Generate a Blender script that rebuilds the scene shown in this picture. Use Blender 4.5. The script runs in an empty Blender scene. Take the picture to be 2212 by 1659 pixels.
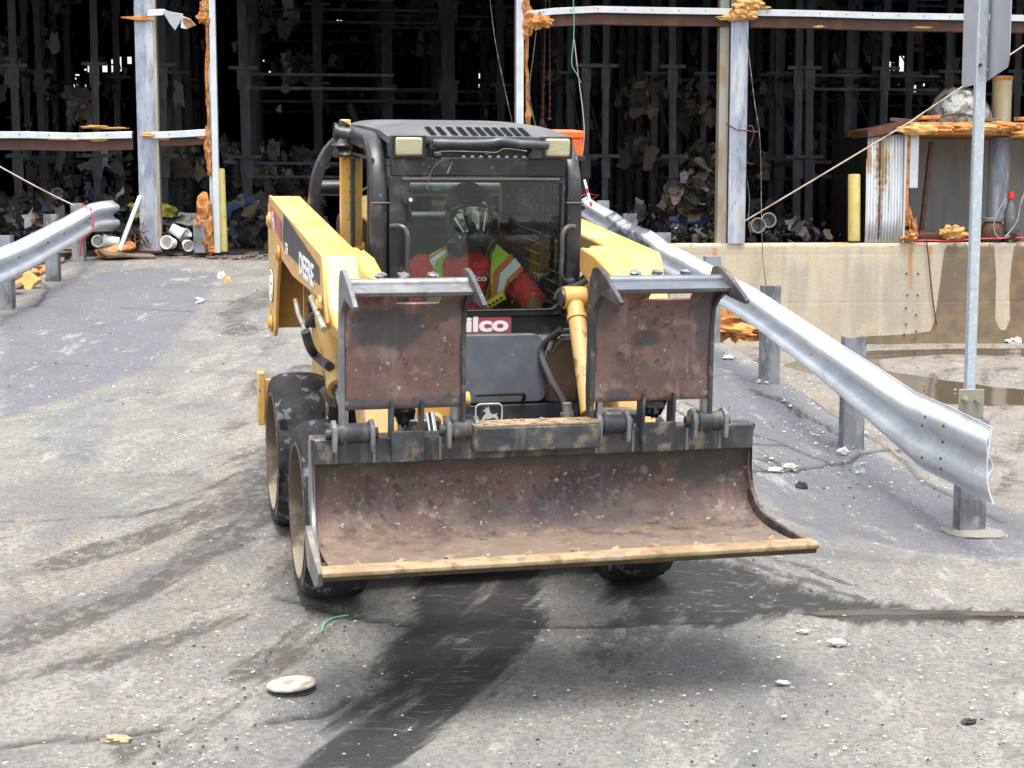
import bpy, bmesh, math, random
import numpy as np
from mathutils import Vector, Matrix, noise as mnoise
random.seed(7); rng=np.random.default_rng(7)
S=bpy.context.scene
COL=S.collection
PI=math.pi
R=math.radians
# ---------------------------------------------------------------- camera model (survey of the photograph)
FP=3400.; CX=1106.; CY=829.5; CH=1.87; TI=math.atan((829.5-430)/FP)
CAM=np.array([0,0,CH])
def ray(u,v):
    a=(u-CX)/FP; b=-(v-CY)/FP
    return np.array([a, math.cos(TI)+b*math.sin(TI), -math.sin(TI)+b*math.cos(TI)])
def P(u,v,y):
    r=ray(u,v); return CAM+r*(y/r[1])
# building frame: facade line
FD=np.array([math.cos(R(7)),math.sin(R(7)),0.]); FN=np.array([-math.sin(R(7)),math.cos(R(7)),0.]); F0=np.array([2.0,21.15,0.])
def PB(u,v,q):            # point at depth q behind the facade seen at (u,v)
    r=ray(u,v); k=((F0-CAM)@FN+q)/(r@FN); return CAM+r*k
def Q(p,q,z): 
    w=F0+FD*p+FN*q; return (w[0],w[1],z)
def toPQ(w): 
    d=np.array(w)-F0; return float(d@FD),float(d@FN),float(w[2])
# machine frame
MA=R(14); MP=R(4.3); MO=np.array([-.142,7.075,.105])
_X=np.array([math.cos(MA),math.sin(MA),0]); _B=np.array([-math.sin(MA),math.cos(MA),0])
_Y=_B*math.cos(MP)+np.array([0,0,math.sin(MP)]); _Z=np.cross(_X,_Y); MR=np.array([_X,_Y,_Z])
def L(ax,val,u,v):
    r=MR@ray(u,v); c=MR@(CAM-MO); k=(val-c[ax])/r[ax]; o=c+k*r; o[ax]=val; return tuple(o)
MMAT=Matrix([[_X[0],_Y[0],_Z[0],MO[0]],[_X[1],_Y[1],_Z[1],MO[1]],[_X[2],_Y[2],_Z[2],MO[2]],[0,0,0,1]])
# ---------------------------------------------------------------- materials
def newmat(name):
    m=bpy.data.materials.new(name); m.use_nodes=True; nt=m.node_tree
    return m,nt,nt.nodes['Principled BSDF']
def nd(nt,t,**k):
    n=nt.nodes.new(t)
    for a,b in k.items():
        if a[0]=='_': n.inputs[a[1:].replace('_',' ')].default_value=b
        else: setattr(n,a,b)
    return n
def c4(c): return (c[0],c[1],c[2],1) if len(c)==3 else c
def mathn(nt,op,a,b=None,c=None,clamp=False):
    n=nt.nodes.new('ShaderNodeMath'); n.operation=op; n.use_clamp=clamp
    for i,x in enumerate((a,b,c)):
        if x is None: continue
        if isinstance(x,(int,float)): n.inputs[i].default_value=x
        else: nt.links.new(x,n.inputs[i])
    return n.outputs[0]
def mixc(nt,f,a,b,blend='MIX'):
    n=nt.nodes.new('ShaderNodeMix'); n.data_type='RGBA'; n.blend_type=blend
    for s,x in ((0,f),(6,a),(7,b)):
        if isinstance(x,(int,float)): n.inputs[s].default_value=x
        elif isinstance(x,(tuple,list)): n.inputs[s].default_value=c4(x)
        else: nt.links.new(x,n.inputs[s])
    return n.outputs[2]
def smooth(nt,x,lo,hi):
    n=nt.nodes.new('ShaderNodeMapRange'); n.interpolation_type='SMOOTHSTEP'
    nt.links.new(x,n.inputs[0]); n.inputs[1].default_value=lo; n.inputs[2].default_value=hi
    return n.outputs[0]
def coords(nt,st=(1,1,1),rot=(0,0,0),off=(0,0,0)):
    tc=nt.nodes.new('ShaderNodeTexCoord'); mp=nt.nodes.new('ShaderNodeMapping')
    nt.links.new(tc.outputs['Object'],mp.inputs[0]); mp.vector_type='TEXTURE' if any(rot) else 'POINT'; mp.inputs['Scale'].default_value=tuple(1/x for x in st) if any(rot) else st; mp.inputs['Rotation'].default_value=rot; mp.inputs['Location'].default_value=off
    return mp.outputs[0]
def noise(nt,scale,detail=4,st=(1,1,1),rough=.6,dist=0,off=(0,0,0),rot=(0,0,0)):
    n=nt.nodes.new('ShaderNodeTexNoise'); nt.links.new(coords(nt,st,rot,off),n.inputs['Vector'])
    n.inputs['Scale'].default_value=scale; n.inputs['Detail'].default_value=detail; n.inputs['Roughness'].default_value=rough; n.inputs['Distortion'].default_value=dist
    return n.outputs[0]
def voro(nt,scale,st=(1,1,1),off=(0,0,0),feature='F1'):
    n=nt.nodes.new('ShaderNodeTexVoronoi'); n.feature=feature; nt.links.new(coords(nt,st,(0,0,0),off),n.inputs['Vector']); n.inputs['Scale'].default_value=scale
    return n.outputs['Distance']
_ms={}
def M(name,base,rough=.6,metal=0.,layers=(),bump=None,rv=None,spec=None):
    """layers: (colour, scale, lo, hi, amount[, stretch[, kind]])"""
    if name in _ms: return _ms[name]
    m,nt,b=newmat(name); col=None; rl=None
    for i,l in enumerate(layers):
        c,s,lo,hi,a=l[:5]; st=l[5] if len(l)>5 else (1,1,1); kind=l[6] if len(l)>6 else 'n'
        f=noise(nt,s,5,st,off=(i*3.7+len(name),i*1.3,0)) if kind=='n' else voro(nt,s,st,off=(i*2.1,0,i))
        f=smooth(nt,f,lo,hi); f=mathn(nt,'MULTIPLY',f,a)
        col=mixc(nt,f,col if col is not None else base,c)
    if col is None: b.inputs['Base Color'].default_value=c4(base)
    else: nt.links.new(col,b.inputs['Base Color'])
    b.inputs['Metallic'].default_value=metal
    if rv:
        f=noise(nt,rv[0],4); mr=nt.nodes.new('ShaderNodeMapRange'); nt.links.new(f,mr.inputs[0])
        mr.inputs[1].default_value=.3; mr.inputs[2].default_value=.7; mr.inputs[3].default_value=rough-rv[1]; mr.inputs[4].default_value=rough+rv[1]
        nt.links.new(mr.outputs[0],b.inputs['Roughness'])
    else: b.inputs['Roughness'].default_value=rough
    if spec is not None: b.inputs['Specular IOR Level'].default_value=spec
    if bump:
        bn=nt.nodes.new('ShaderNodeBump'); f=noise(nt,bump[0],6,rough=.65); nt.links.new(f,bn.inputs['Height'])
        bn.inputs['Strength'].default_value=bump[1]; bn.inputs['Distance'].default_value=bump[2] if len(bump)>2 else .01
        nt.links.new(bn.outputs[0],b.inputs['Normal'])
    _ms[name]=m; return m
dust=(.36,.31,.24)
yellow=M('yellow_paint',(.68,.39,.09),.40,layers=[((.56,.29,.05),3,.42,.66,.5),((.50,.41,.27),2.2,.48,.64,.5),((.36,.26,.15),14,.54,.64,.45),((.40,.34,.25),40,.56,.64,.35),((.14,.07,.03),26,.62,.68,.85),((.07,.05,.04),6,.64,.69,.6)],bump=(60,.08,.004),rv=(6,.12))
yelltop=yellow
yelldirty=M('yellow_dirty',(.56,.32,.07),.5,layers=[((.40,.30,.16),4,.42,.62,.6),((.10,.06,.03),11,.57,.68,.75)],bump=(50,.15,.005))
blackp=M('cab_black',(.014,.014,.017),.42,layers=[((.050,.051,.056),3,.42,.70,.55),((.12,.11,.10),9,.56,.68,.4),((.22,.20,.17),28,.62,.72,.5),((.30,.28,.25),70,.70,.76,.5)],bump=(45,.1,.004),rv=(5,.12))
blacktop=M('cab_roof_black',(.055,.055,.06),.45,layers=[((.16,.155,.15),2.5,.35,.7,.6),((.3,.27,.23),40,.62,.72,.45)],bump=(45,.1,.004),rv=(5,.1))
hatchm=M('hatch_grey',(.032,.038,.050),.42,layers=[((.078,.084,.094),5,.4,.7,.6),((.30,.28,.25),50,.66,.73,.5)],bump=(60,.08,.003),rv=(6,.1))
steel=M('dark_steel',(.042,.045,.050),.5,.3,layers=[((.10,.105,.11),6,.44,.64,.7),((.26,.22,.16),10,.54,.66,.65),((.20,.18,.15),2.4,.55,.66,.5,(5,1,.8)),((.14,.06,.03),6,.6,.74,.6),((.45,.42,.36),60,.68,.74,.6)],bump=(35,.35,.006),rv=(8,.15))
steelpol=M('worn_steel',(.17,.175,.185),.45,.4,layers=[((.34,.33,.31),6,.4,.7,.6),((.08,.07,.065),14,.5,.68,.6),((.42,.38,.31),30,.62,.72,.6)],bump=(40,.3,.005),rv=(8,.15))
rust=M('rusty_steel',(.075,.047,.040),.66,.1,layers=[((.125,.072,.060),3.4,.44,.60,.8),((.11,.095,.08),6,.50,.64,.6),((.03,.028,.03),2.6,.50,.62,.8),((.24,.19,.14),15,.56,.66,.6),((.22,.18,.155),3.2,.57,.68,.25,(9,.8,.8)),((.022,.018,.018),22,.57,.64,.75),((.17,.12,.09),46,.54,.64,.6),((.50,.44,.37),34,.64,.69,.75)],bump=(34,.6,.006),rv=(8,.15))
rustp=M('rusty_plate',(.150,.083,.068),.62,.08,layers=[((.23,.155,.13),4,.42,.62,.7),((.075,.045,.042),3,.52,.64,.7),((.05,.035,.032),18,.58,.65,.8),((.32,.22,.17),13,.55,.68,.5),((.30,.24,.21),3,.58,.65,.5,(7,1,.9)),((.20,.12,.10),50,.52,.62,.5),((.55,.48,.40),34,.65,.70,.7)],bump=(30,.5,.005),rv=(8,.15))
def blotched(name,base,blobs,sc=9):
    m=base.copy(); m.name=name; nt=m.node_tree; b=nt.nodes['Principled BSDF']; src=b.inputs['Base Color'].links[0].from_socket; col=src
    tc=nt.nodes.new('ShaderNodeTexCoord'); n=noise(nt,sc,5,rough=.65)
    for c,r,colr,am in blobs:
        v=nt.nodes.new('ShaderNodeVectorMath'); v.operation='SUBTRACT'; nt.links.new(tc.outputs['Object'],v.inputs[0]); v.inputs[1].default_value=c
        w=nt.nodes.new('ShaderNodeVectorMath'); w.operation='MULTIPLY'; nt.links.new(v.outputs[0],w.inputs[0]); w.inputs[1].default_value=(1/r[0],1/r[1],1/r[2])
        l=nt.nodes.new('ShaderNodeVectorMath'); l.operation='LENGTH'; nt.links.new(w.outputs[0],l.inputs[0])
        f=mathn(nt,'ADD',l.outputs['Value'],mathn(nt,'MULTIPLY',mathn(nt,'SUBTRACT',n,.5),2.4)); f=smooth(nt,f,1.2,.6); col=mixc(nt,mathn(nt,'MULTIPLY',f,am),col,colr)
    nt.links.new(col,b.inputs['Base Color']); return m
rustL=blotched('rusty_plate_sooty',rustp,[((-.60,-.98,1.37),(.13,9,.09),(.05,.055,.065),.82),((-.50,-.98,1.07),(.5,9,.035),(.07,.07,.08),.7),((-.37,-.98,1.44),(.1,9,.05),(.06,.055,.055),.7)])
rustR=blotched('rusty_plate_pitted',rustp,[((.42,-.98,1.30),(.07,9,.035),(.05,.045,.045),.8),((.66,-.98,1.40),(.07,9,.16),(.055,.055,.06),.75),((.30,-.98,1.08),(.05,9,.03),(.06,.06,.07),.8),((.23,-.98,1.42),(.06,9,.10),(.05,.05,.055),.7)])
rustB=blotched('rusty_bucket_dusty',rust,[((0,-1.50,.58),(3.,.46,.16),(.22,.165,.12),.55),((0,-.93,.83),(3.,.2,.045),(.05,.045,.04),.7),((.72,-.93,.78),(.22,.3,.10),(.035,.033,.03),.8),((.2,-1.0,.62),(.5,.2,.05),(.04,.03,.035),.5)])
muded=M('muddy_edge',(.23,.16,.09),.85,layers=[((.34,.255,.155),9,.44,.60,.75),((.12,.075,.045),13,.52,.66,.7),((.45,.46,.46),3,.6,.7,.5)],bump=(60,.6,.006))
mudunder=M('muddy_underside',(.05,.035,.02),.85,layers=[((.12,.08,.04),9,.45,.7,.7)],bump=(50,.5,.006))
rubber=M('tyre_rubber',(.012,.012,.013),.7,layers=[((.036,.035,.034),5,.46,.64,.7),((.17,.19,.23),10,.56,.62,.75),((.34,.32,.28),50,.69,.74,.6)],bump=(22,.9,.02))
rimm=M('wheel_rim_dusty',(.10,.078,.055),.85,layers=[((.055,.045,.035),5,.42,.62,.7),((.24,.19,.13),9,.50,.66,.6)],bump=(50,.3,.005))  # dark base stands in for shade inside the deep rim; tan layer is dust
hosem=M('hose_rubber',(.03,.03,.033),.55,layers=[((.12,.11,.10),12,.5,.7,.6)])
fitting=M('fitting_metal',(.42,.40,.36),.4,.6,layers=[((.2,.17,.12),18,.45,.65,.7)])
darkgrease=M('greasy_black',(.012,.011,.010),.35,layers=[((.07,.05,.035),12,.5,.7,.6)],bump=(40,.4,.006))
brownm=M('brown_recess',(.12,.075,.05),.6,layers=[((.05,.035,.03),6,.45,.7,.6),((.2,.15,.11),14,.55,.7,.5)],bump=(40,.2,.004))
galv=M('galvanised',(.46,.49,.53),.42,.55,layers=[((.58,.61,.65),5,.4,.65,.6),((.34,.37,.41),14,.5,.7,.45,(1,1,.35)),((.62,.56,.45),7,.64,.74,.35),((.2,.17,.14),30,.70,.76,.5)],bump=(25,.12,.004),rv=(7,.1))
galvrail=M('galvanised_rail',(.56,.59,.63),.5,.22,layers=[((.68,.71,.75),3,.44,.60,.6),((.40,.43,.48),9,.50,.64,.45,(.3,.3,1)),((.36,.39,.43),30,.55,.66,.4,(.5,.5,1)),((.55,.46,.32),5,.66,.76,.4),((.25,.22,.19),40,.71,.77,.5)],bump=(18,.12,.004),rv=(6,.1))
galvsmoke=M('galvanised_sooty',(.46,.49,.53),.45,.4,layers=[((.10,.11,.12),4,.42,.58,.85),((.6,.62,.65),14,.55,.7,.5)],bump=(14,.25,.006))
postm=M('galvanised_post',(.19,.20,.215),.5,.3,layers=[((.30,.32,.34),4,.42,.62,.6),((.06,.06,.06),5,.48,.62,.7,(1,1,.5)),((.36,.37,.39),20,.55,.66,.5,(1,1,.4)),((.45,.36,.22),11,.64,.74,.4)],bump=(30,.15,.004),rv=(7,.12))
colm=M('steel_column',(.33,.36,.43),.42,.35,layers=[((.17,.19,.25),3.4,.44,.58,.8,(1,1,.4)),((.52,.55,.58),6,.50,.62,.7,(1,1,.15)),((.20,.15,.10),9,.58,.66,.6,(2,2,.5)),((.50,.40,.22),4,.60,.74,.55,(2,2,.3)),((.28,.11,.03),5,.68,.76,.8)],bump=(25,.15,.004),rv=(6,.1))
colside=M('column_flange_side',(.30,.28,.23),.55,.1,layers=[((.24,.13,.05),5,.45,.7,.8,(1,1,.3)),((.5,.46,.36),5,.5,.7,.6,(1,1,.2))],bump=(25,.2,.004))
girtm=M('girt_white',(.50,.53,.55),.45,.25,layers=[((.66,.68,.69),4,.4,.7,.5),((.55,.40,.20),3,.62,.74,.6),((.35,.13,.04),6,.68,.76,.7),((.33,.35,.38),12,.55,.7,.4)],bump=(22,.15,.004))
girtin=M('girt_underside',(.07,.035,.025),.8,layers=[((.15,.06,.03),4,.45,.7,.7),((.03,.03,.03),7,.5,.7,.6)])
foam=M('orange_foam',(.50,.20,.05),.95,layers=[((.60,.33,.12),6,.46,.64,.6),((.24,.09,.03),7,.48,.62,.8),((.12,.06,.03),16,.62,.74,.6)],bump=(16,.8,.03))
foamlight=M('tan_foam',(.58,.31,.09),.9,layers=[((.70,.46,.20),5,.42,.66,.7),((.36,.18,.07),7,.58,.76,.7)],bump=(14,.8,.03))
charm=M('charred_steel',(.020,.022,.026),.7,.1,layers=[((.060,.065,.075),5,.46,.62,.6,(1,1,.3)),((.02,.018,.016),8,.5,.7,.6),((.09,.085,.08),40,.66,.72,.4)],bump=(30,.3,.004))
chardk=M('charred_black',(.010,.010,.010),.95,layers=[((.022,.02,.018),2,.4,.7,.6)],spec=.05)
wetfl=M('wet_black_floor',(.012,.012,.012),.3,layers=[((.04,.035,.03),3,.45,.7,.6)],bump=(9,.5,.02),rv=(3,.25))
bollm=M('bollard_yellow',(.45,.37,.10),.55,layers=[((.52,.45,.19),5,.42,.62,.6),((.30,.23,.10),7,.55,.68,.6,(1,1,.4)),((.05,.04,.03),22,.63,.68,.85)],bump=(30,.15,.004))
plastw=M('white_plastic',(.74,.74,.71),.35,layers=[((.50,.48,.42),8,.5,.72,.5),((.2,.17,.13),20,.66,.74,.5)])
plastd=M('sooty_plastic',(.26,.255,.24),.5,layers=[((.16,.15,.14),6,.42,.66,.8)])
signm=M('sign_back_aluminium',(.42,.43,.47),.42,.35,layers=[((.50,.51,.55),3,.4,.7,.5),((.33,.33,.35),18,.6,.72,.3)])
signpost=M('sign_post_galvanised',(.42,.47,.51),.5,.35,layers=[((.60,.64,.67),36,.48,.66,.6),((.28,.31,.34),20,.56,.7,.5)],bump=(60,.2,.003))
redp=M('red_sticker',(.36,.075,.10),.5,layers=[((.48,.24,.26),6,.5,.75,.6),((.1,.04,.05),22,.66,.73,.7)])
whitep=M('white_paint',(.78,.78,.76),.5,layers=[((.5,.47,.42),24,.55,.72,.4)])
blackd=M('black_decal',(.035,.037,.042),.4,layers=[((.12,.12,.12),8,.5,.75,.5)])
reds=M('red_shirt',(.85,.085,.085),.9,layers=[((.55,.04,.04),7,.4,.7,.6)],bump=(8,1.,.05))
vestm=M('vest_lime',(.42,.74,.10),.85,layers=[((.22,.42,.05),7,.4,.7,.6)],bump=(18,.4,.008))
orangev=M('vest_orange',(.75,.20,.05),.85)
silverv=M('vest_silver',(.72,.80,.80),.45,.05,layers=[((.55,.62,.62),14,.45,.7,.6)])
skinm=M('skin',(.32,.17,.11),.6,layers=[((.26,.13,.085),10,.4,.7,.5)])
hoodm=M('black_hood',(.018,.016,.016),.75)
maskm=M('black_rubber_mask',(.012,.013,.014),.28)
trous=M('dark_trousers',(.03,.035,.05),.9)
seatm=M('seat_vinyl',(.03,.03,.032),.6)
orangep=M('orange_plastic',(.85,.13,.025),.38,layers=[((.6,.10,.02),6,.5,.75,.5)])
corrm=M('corrugated_white',(.62,.65,.66),.5,.05,layers=[((.70,.72,.72),6,.4,.7,.5),((.36,.26,.10),2.2,.53,.66,.8,(2.2,2.2,.35)),((.22,.08,.02),7,.60,.70,.85,(4,4,.25))],bump=(30,.1,.003))
roomm=M('room_grey_wall',(.30,.30,.29),.7,layers=[((.20,.20,.195),4,.4,.7,.7,(2,2,.2)),((.06,.05,.05),7,.62,.74,.7,(5,5,.3))],bump=(8,.2,.01))
pipebr=M('rusty_pipe',(.09,.04,.025),.6,.3,layers=[((.20,.08,.035),7,.45,.7,.6),((.04,.025,.02),12,.5,.7,.6)],bump=(30,.3,.004))
pipeyel=M('weathered_pipe',(.42,.36,.20),.55,.1,layers=[((.38,.18,.06),4,.50,.68,.8,(1,1,.3)),((.45,.47,.45),6,.5,.7,.6,(1,1,.25))],bump=(25,.15,.004))
tankm=M('tank_foil',(.30,.30,.29),.4,.35,layers=[((.07,.065,.06),6,.47,.56,.9),((.62,.60,.50),4,.54,.7,.8),((.55,.50,.20),2.4,.60,.72,.5)],bump=(7,.9,.05))
ropem=M('rope',(.42,.36,.28),.9,layers=[((.22,.12,.07),3,.5,.62,.7)])
wirem=M('wire_dark',(.10,.085,.07),.6,layers=[((.35,.32,.28),6,.5,.6,.6)])
wiregreen=M('wire_green',(.12,.35,.28),.6)
chainm=M('rusty_chain',(.16,.07,.04),.7,.3)
pinkrib=M('pink_ribbon',(.75,.05,.10),.6)
lensm=M('lamp_lens',(.36,.34,.22),.12,layers=[((.52,.50,.34),16,.4,.7,.5,(1,1,3))],bump=(90,.3,.003))
redcap=M('red_cap',(.60,.03,.03),.4)
bottleg=M('grey_bottle',(.10,.10,.11),.3,layers=[((.2,.2,.2),9,.5,.7,.6)])
stonem=M('stone_dark',(.04,.037,.033),.8,layers=[((.12,.11,.10),20,.5,.7,.7)],bump=(60,.6,.005))
pathite=M('chip_white',(.52,.50,.46),.8,layers=[((.42,.38,.32),20,.5,.7,.6)])
boardm=M('charred_board',(.16,.11,.075),.9,layers=[((.05,.035,.03),5,.45,.7,.7)],bump=(20,.5,.01))
cardm=M('cardboard',(.30,.20,.11),.9,layers=[((.16,.10,.06),4,.45,.7,.7)])
def glassmat(name,tint,rough=.02,base=.06):
    m,nt,b=newmat(name); nt.nodes.remove(b); out=nt.nodes['Material Output']
    tr=nd(nt,'ShaderNodeBsdfTransparent'); tr.inputs[0].default_value=c4(tint)
    gl=nd(nt,'ShaderNodeBsdfGlossy'); gl.inputs[0].default_value=(.9,.95,.92,1); gl.inputs['Roughness'].default_value=rough
    fr=nd(nt,'ShaderNodeFresnel'); fr.inputs[0].default_value=1.45
    f=mathn(nt,'ADD',fr.outputs[0],base-.035)
    df=nd(nt,'ShaderNodeBsdfDiffuse'); df.inputs[0].default_value=(.30,.28,.24,1)
    sm=noise(nt,5,5,(1,1,.6)); sm=smooth(nt,sm,.45,.8); sm=mathn(nt,'MULTIPLY',sm,.03)
    sp=noise(nt,90,2); sp=smooth(nt,sp,.72,.76); sm=mathn(nt,'ADD',sm,mathn(nt,'MULTIPLY',sp,.5))
    m1=nd(nt,'ShaderNodeMixShader'); nt.links.new(f,m1.inputs[0]); nt.links.new(tr.outputs[0],m1.inputs[1]); nt.links.new(gl.outputs[0],m1.inputs[2])
    m2=nd(nt,'ShaderNodeMixShader'); nt.links.new(sm,m2.inputs[0]); nt.links.new(m1.outputs[0],m2.inputs[1]); nt.links.new(df.outputs[0],m2.inputs[2])
    nt.links.new(m2.outputs[0],out.inputs[0]); return m
glass=glassmat('cab_glass',(.97,1.,.98),base=.04); sideglass=glassmat('side_glass',(.90,.98,.95),base=.045); visorg=glassmat('visor_glass',(.6,.68,.68),base=.16)
def palettemat(name,rough=.8,attr='tint',bump=None):
    m,nt,b=newmat(name); a=nd(nt,'ShaderNodeAttribute',attribute_name=attr)
    f=noise(nt,12,4); c=mixc(nt,mathn(nt,'MULTIPLY',smooth(nt,f,.5,.7),.6),a.outputs['Color'],(.03,.025,.02)); nt.links.new(c,b.inputs['Base Color']); b.inputs['Roughness'].default_value=rough
    return m
debrism=palettemat('debris_mixed')
# ---------------------------------------------------------------- mesh builders
class MB:
    def __init__(s): s.v=[]; s.f=[]; s.mi=[]; s.cur=0; s.cols=None; s.starts=[]
    def add(s,vs,fs):
        s.starts.append((len(s.v),len(s.f))); o=len(s.v); s.v+= [tuple(map(float,p)) for p in vs]; s.f+=[tuple(i+o for i in f) for f in fs]; s.mi+=[s.cur]*len(fs); return s
    def box(s,x0,x1,y0,y1,z0,z1,M4=None):
        vs=[(x,y,z) for x in (x0,x1) for y in (y0,y1) for z in (z0,z1)]
        if M4: vs=[M4@Vector(p) for p in vs]
        return s.add(vs,[(0,1,3,2),(4,6,7,5),(0,4,5,1),(2,3,7,6),(0,2,6,4),(1,5,7,3)])
    def prism(s,poly,axis,a,b):
        n=len(poly)
        def mk(p,t):
            return {0:(t,p[0],p[1]),1:(p[0],t,p[1]),2:(p[0],p[1],t)}[axis]
        vs=[mk(p,a) for p in poly]+[mk(p,b) for p in poly]
        return s.add(vs,[tuple(range(n)),tuple(range(2*n-1,n-1,-1))]+[(i,(i+1)%n+0,(i+1)%n+n,i+n) for i in range(n)])
    def frame(s,d):
        d=Vector(d).normalized(); u=Vector((0,0,1)) if abs(d.z)<.9 else Vector((0,1,0)); a=d.cross(u).normalized(); b=a.cross(d).normalized(); return a,b
    def tube(s,pts,r,n=10,cap=True,sect=None):
        pts=[Vector(p) for p in pts]; m=len(pts); rr=r if isinstance(r,(list,tuple)) else [r]*m
        a,b=s.frame(pts[1]-pts[0]); rings=[]
        for i,p in enumerate(pts):
            t=((pts[i]-pts[i-1]).normalized() if i else Vector())+((pts[i+1]-pts[i]).normalized() if i<m-1 else Vector())
            t.normalize(); a=(a-t*a.dot(t)).normalized(); b=t.cross(a).normalized()
            sc=sect or [(math.cos(k*2*PI/n),math.sin(k*2*PI/n)) for k in range(n)]
            rings.append([p+a*(c*rr[i])+b*(d*rr[i]) for c,d in sc])
        n=len(rings[0]); vs=[q for g in rings for q in g]
        fs=[(i*n+k,i*n+(k+1)%n,(i+1)*n+(k+1)%n,(i+1)*n+k) for i in range(m-1) for k in range(n)]
        if cap: fs+=[tuple(range(n-1,-1,-1)),tuple((m-1)*n+k for k in range(n))]
        return s.add(vs,fs)
    def cyl(s,p,q,r,n=20,r2=None): return s.tube([p,q],[r,r if r2 is None else r2],n)
    def loft(s,rings,cap=True,closed=True):
        n=len(rings[0]); m=len(rings); vs=[q for g in rings for q in g]
        kk=n if closed else n-1
        fs=[(i*n+k,i*n+(k+1)%n,(i+1)*n+(k+1)%n,(i+1)*n+k) for i in range(m-1) for k in range(kk)]
        if cap and closed: fs+=[tuple(range(n-1,-1,-1)),tuple((m-1)*n+k for k in range(n))]
        return s.add(vs,fs)
    def lathe(s,prof,c,ax,n=32,a0=0,a1=2*PI):
        """prof: (t along axis, radius)"""
        ax=Vector(ax).normalized(); a,b=s.frame(ax); c=Vector(c)
        rings=[[c+ax*t+(a*math.cos(k*2*PI/n)+b*math.sin(k*2*PI/n))*r for k in range(n)] for t,r in prof]
        return s.loft(rings,cap=False)
    def sphere(s,c,r,n=16,m=10,M4=None):
        rx,ry,rz=(r,r,r) if isinstance(r,(int,float)) else r; vs=[];
        for i in range(m+1):
            th=PI*i/m
            for k in range(n):
                ph=2*PI*k/n; p=Vector((rx*math.sin(th)*math.cos(ph),ry*math.sin(th)*math.sin(ph),rz*math.cos(th)))
                if M4: p=M4@p
                vs.append(Vector(c)+p)
        fs=[(i*n+k,i*n+(k+1)%n,(i+1)*n+(k+1)%n,(i+1)*n+k) for i in range(m) for k in range(n)]
        return s.add(vs,fs)
    def builds(s,name,mat,parent=None,**k):
        """one object for every separately added piece"""
        out=[]; cuts=s.starts+[(len(s.v),len(s.f))]
        for (v0,f0),(v1,f1) in zip(cuts[:-1],cuts[1:]):
            if v1==v0: continue
            q=MB(); q.v=s.v[v0:v1]; q.f=[tuple(i-v0 for i in f) for f in s.f[f0:f1]]; q.mi=s.mi[f0:f1]; out.append(q.build(name,mat,parent,**k))
        return out[0]
    def build(s,name,mat,parent=None,bevel=0,sharp=35,seg=2,sub=0,tris=False,recalc=True):
        me=bpy.data.meshes.new(name); me.from_pydata(s.v,[],s.f)
        mats=mat if isinstance(mat,(list,tuple)) else [mat]
        for q in mats: me.materials.append(q)
        me.polygons.foreach_set('material_index',s.mi)
        if recalc:
            bm=bmesh.new(); bm.from_mesh(me); bmesh.ops.remove_doubles(bm,verts=bm.verts,dist=1e-5); bmesh.ops.recalc_face_normals(bm,faces=bm.faces); bm.to_mesh(me); bm.free()
        if s.cols is not None and not recalc:
            ca=me.color_attributes.new('tint','FLOAT_COLOR','POINT'); ca.data.foreach_set('color',np.array(s.cols,dtype=np.float32).ravel())
        me.update()
        for p in me.polygons: p.use_smooth=True
        me.set_sharp_from_angle(angle=R(sharp))
        o=bpy.data.objects.new(name,me); COL.objects.link(o)
        if parent: o.parent=parent
        if bevel:
            b=o.modifiers.new('bevel','BEVEL'); b.width=bevel; b.segments=seg; b.limit_method='ANGLE'; b.angle_limit=R(40); b.harden_normals=False
        if sub:
            b=o.modifiers.new('sub','SUBSURF'); b.levels=sub; b.render_levels=sub
        return o
def tag(o,label=None,cat=None,group=None,kind=None):
    if label: o['label']=label
    if cat: o['category']=cat
    if group: o['group']=group
    if kind: o['kind']=kind
    return o
def thing(name,label,cat,loc=(0,0,0),rz=0,group=None,mat=None):
    o=bpy.data.objects.new(name,None); COL.objects.link(o)
    if mat is not None: o.matrix_world=mat
    else: o.location=loc; o.rotation_euler=(0,0,rz)
    return tag(o,label,cat,group)
def lerp(a,b,t): return a+(b-a)*t
def spline(pts,n=8):
    pts=[Vector(p) for p in pts]; out=[]
    for i in range(len(pts)-1):
        p0=pts[max(i-1,0)];p1=pts[i];p2=pts[i+1];p3=pts[min(i+2,len(pts)-1)]
        for k in range(n):
            t=k/n; out.append(.5*((2*p1)+(-p0+p2)*t+(2*p0-5*p1+4*p2-p3)*t*t+(-p0+3*p1-3*p2+p3)*t**3))
    out.append(pts[-1]); return out
def text(name,s,size,org,xd,yd,mat,parent,bold=0,sx=1,ex=.0012,shear=0):
    cu=bpy.data.curves.new(name,'FONT'); cu.body=s; cu.size=size; cu.extrude=ex; cu.offset=bold; cu.shear=shear; cu.resolution_u=4
    t=bpy.data.objects.new(name,cu); COL.objects.link(t); dg=bpy.context.evaluated_depsgraph_get(); me=bpy.data.meshes.new_from_object(t.evaluated_get(dg)); me.name=name
    bpy.data.objects.remove(t); me.materials.clear(); me.materials.append(mat)
    o=bpy.data.objects.new(name,me); COL.objects.link(o); o.parent=parent
    X=Vector(xd).normalized(); Y=Vector(yd).normalized(); Z=X.cross(Y)
    m=Matrix([[X[0]*sx,Y[0],Z[0],org[0]],[X[1]*sx,Y[1],Z[1],org[1]],[X[2]*sx,Y[2],Z[2],org[2]],[0,0,0,1]])
    o.matrix_local=m; return o
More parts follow.
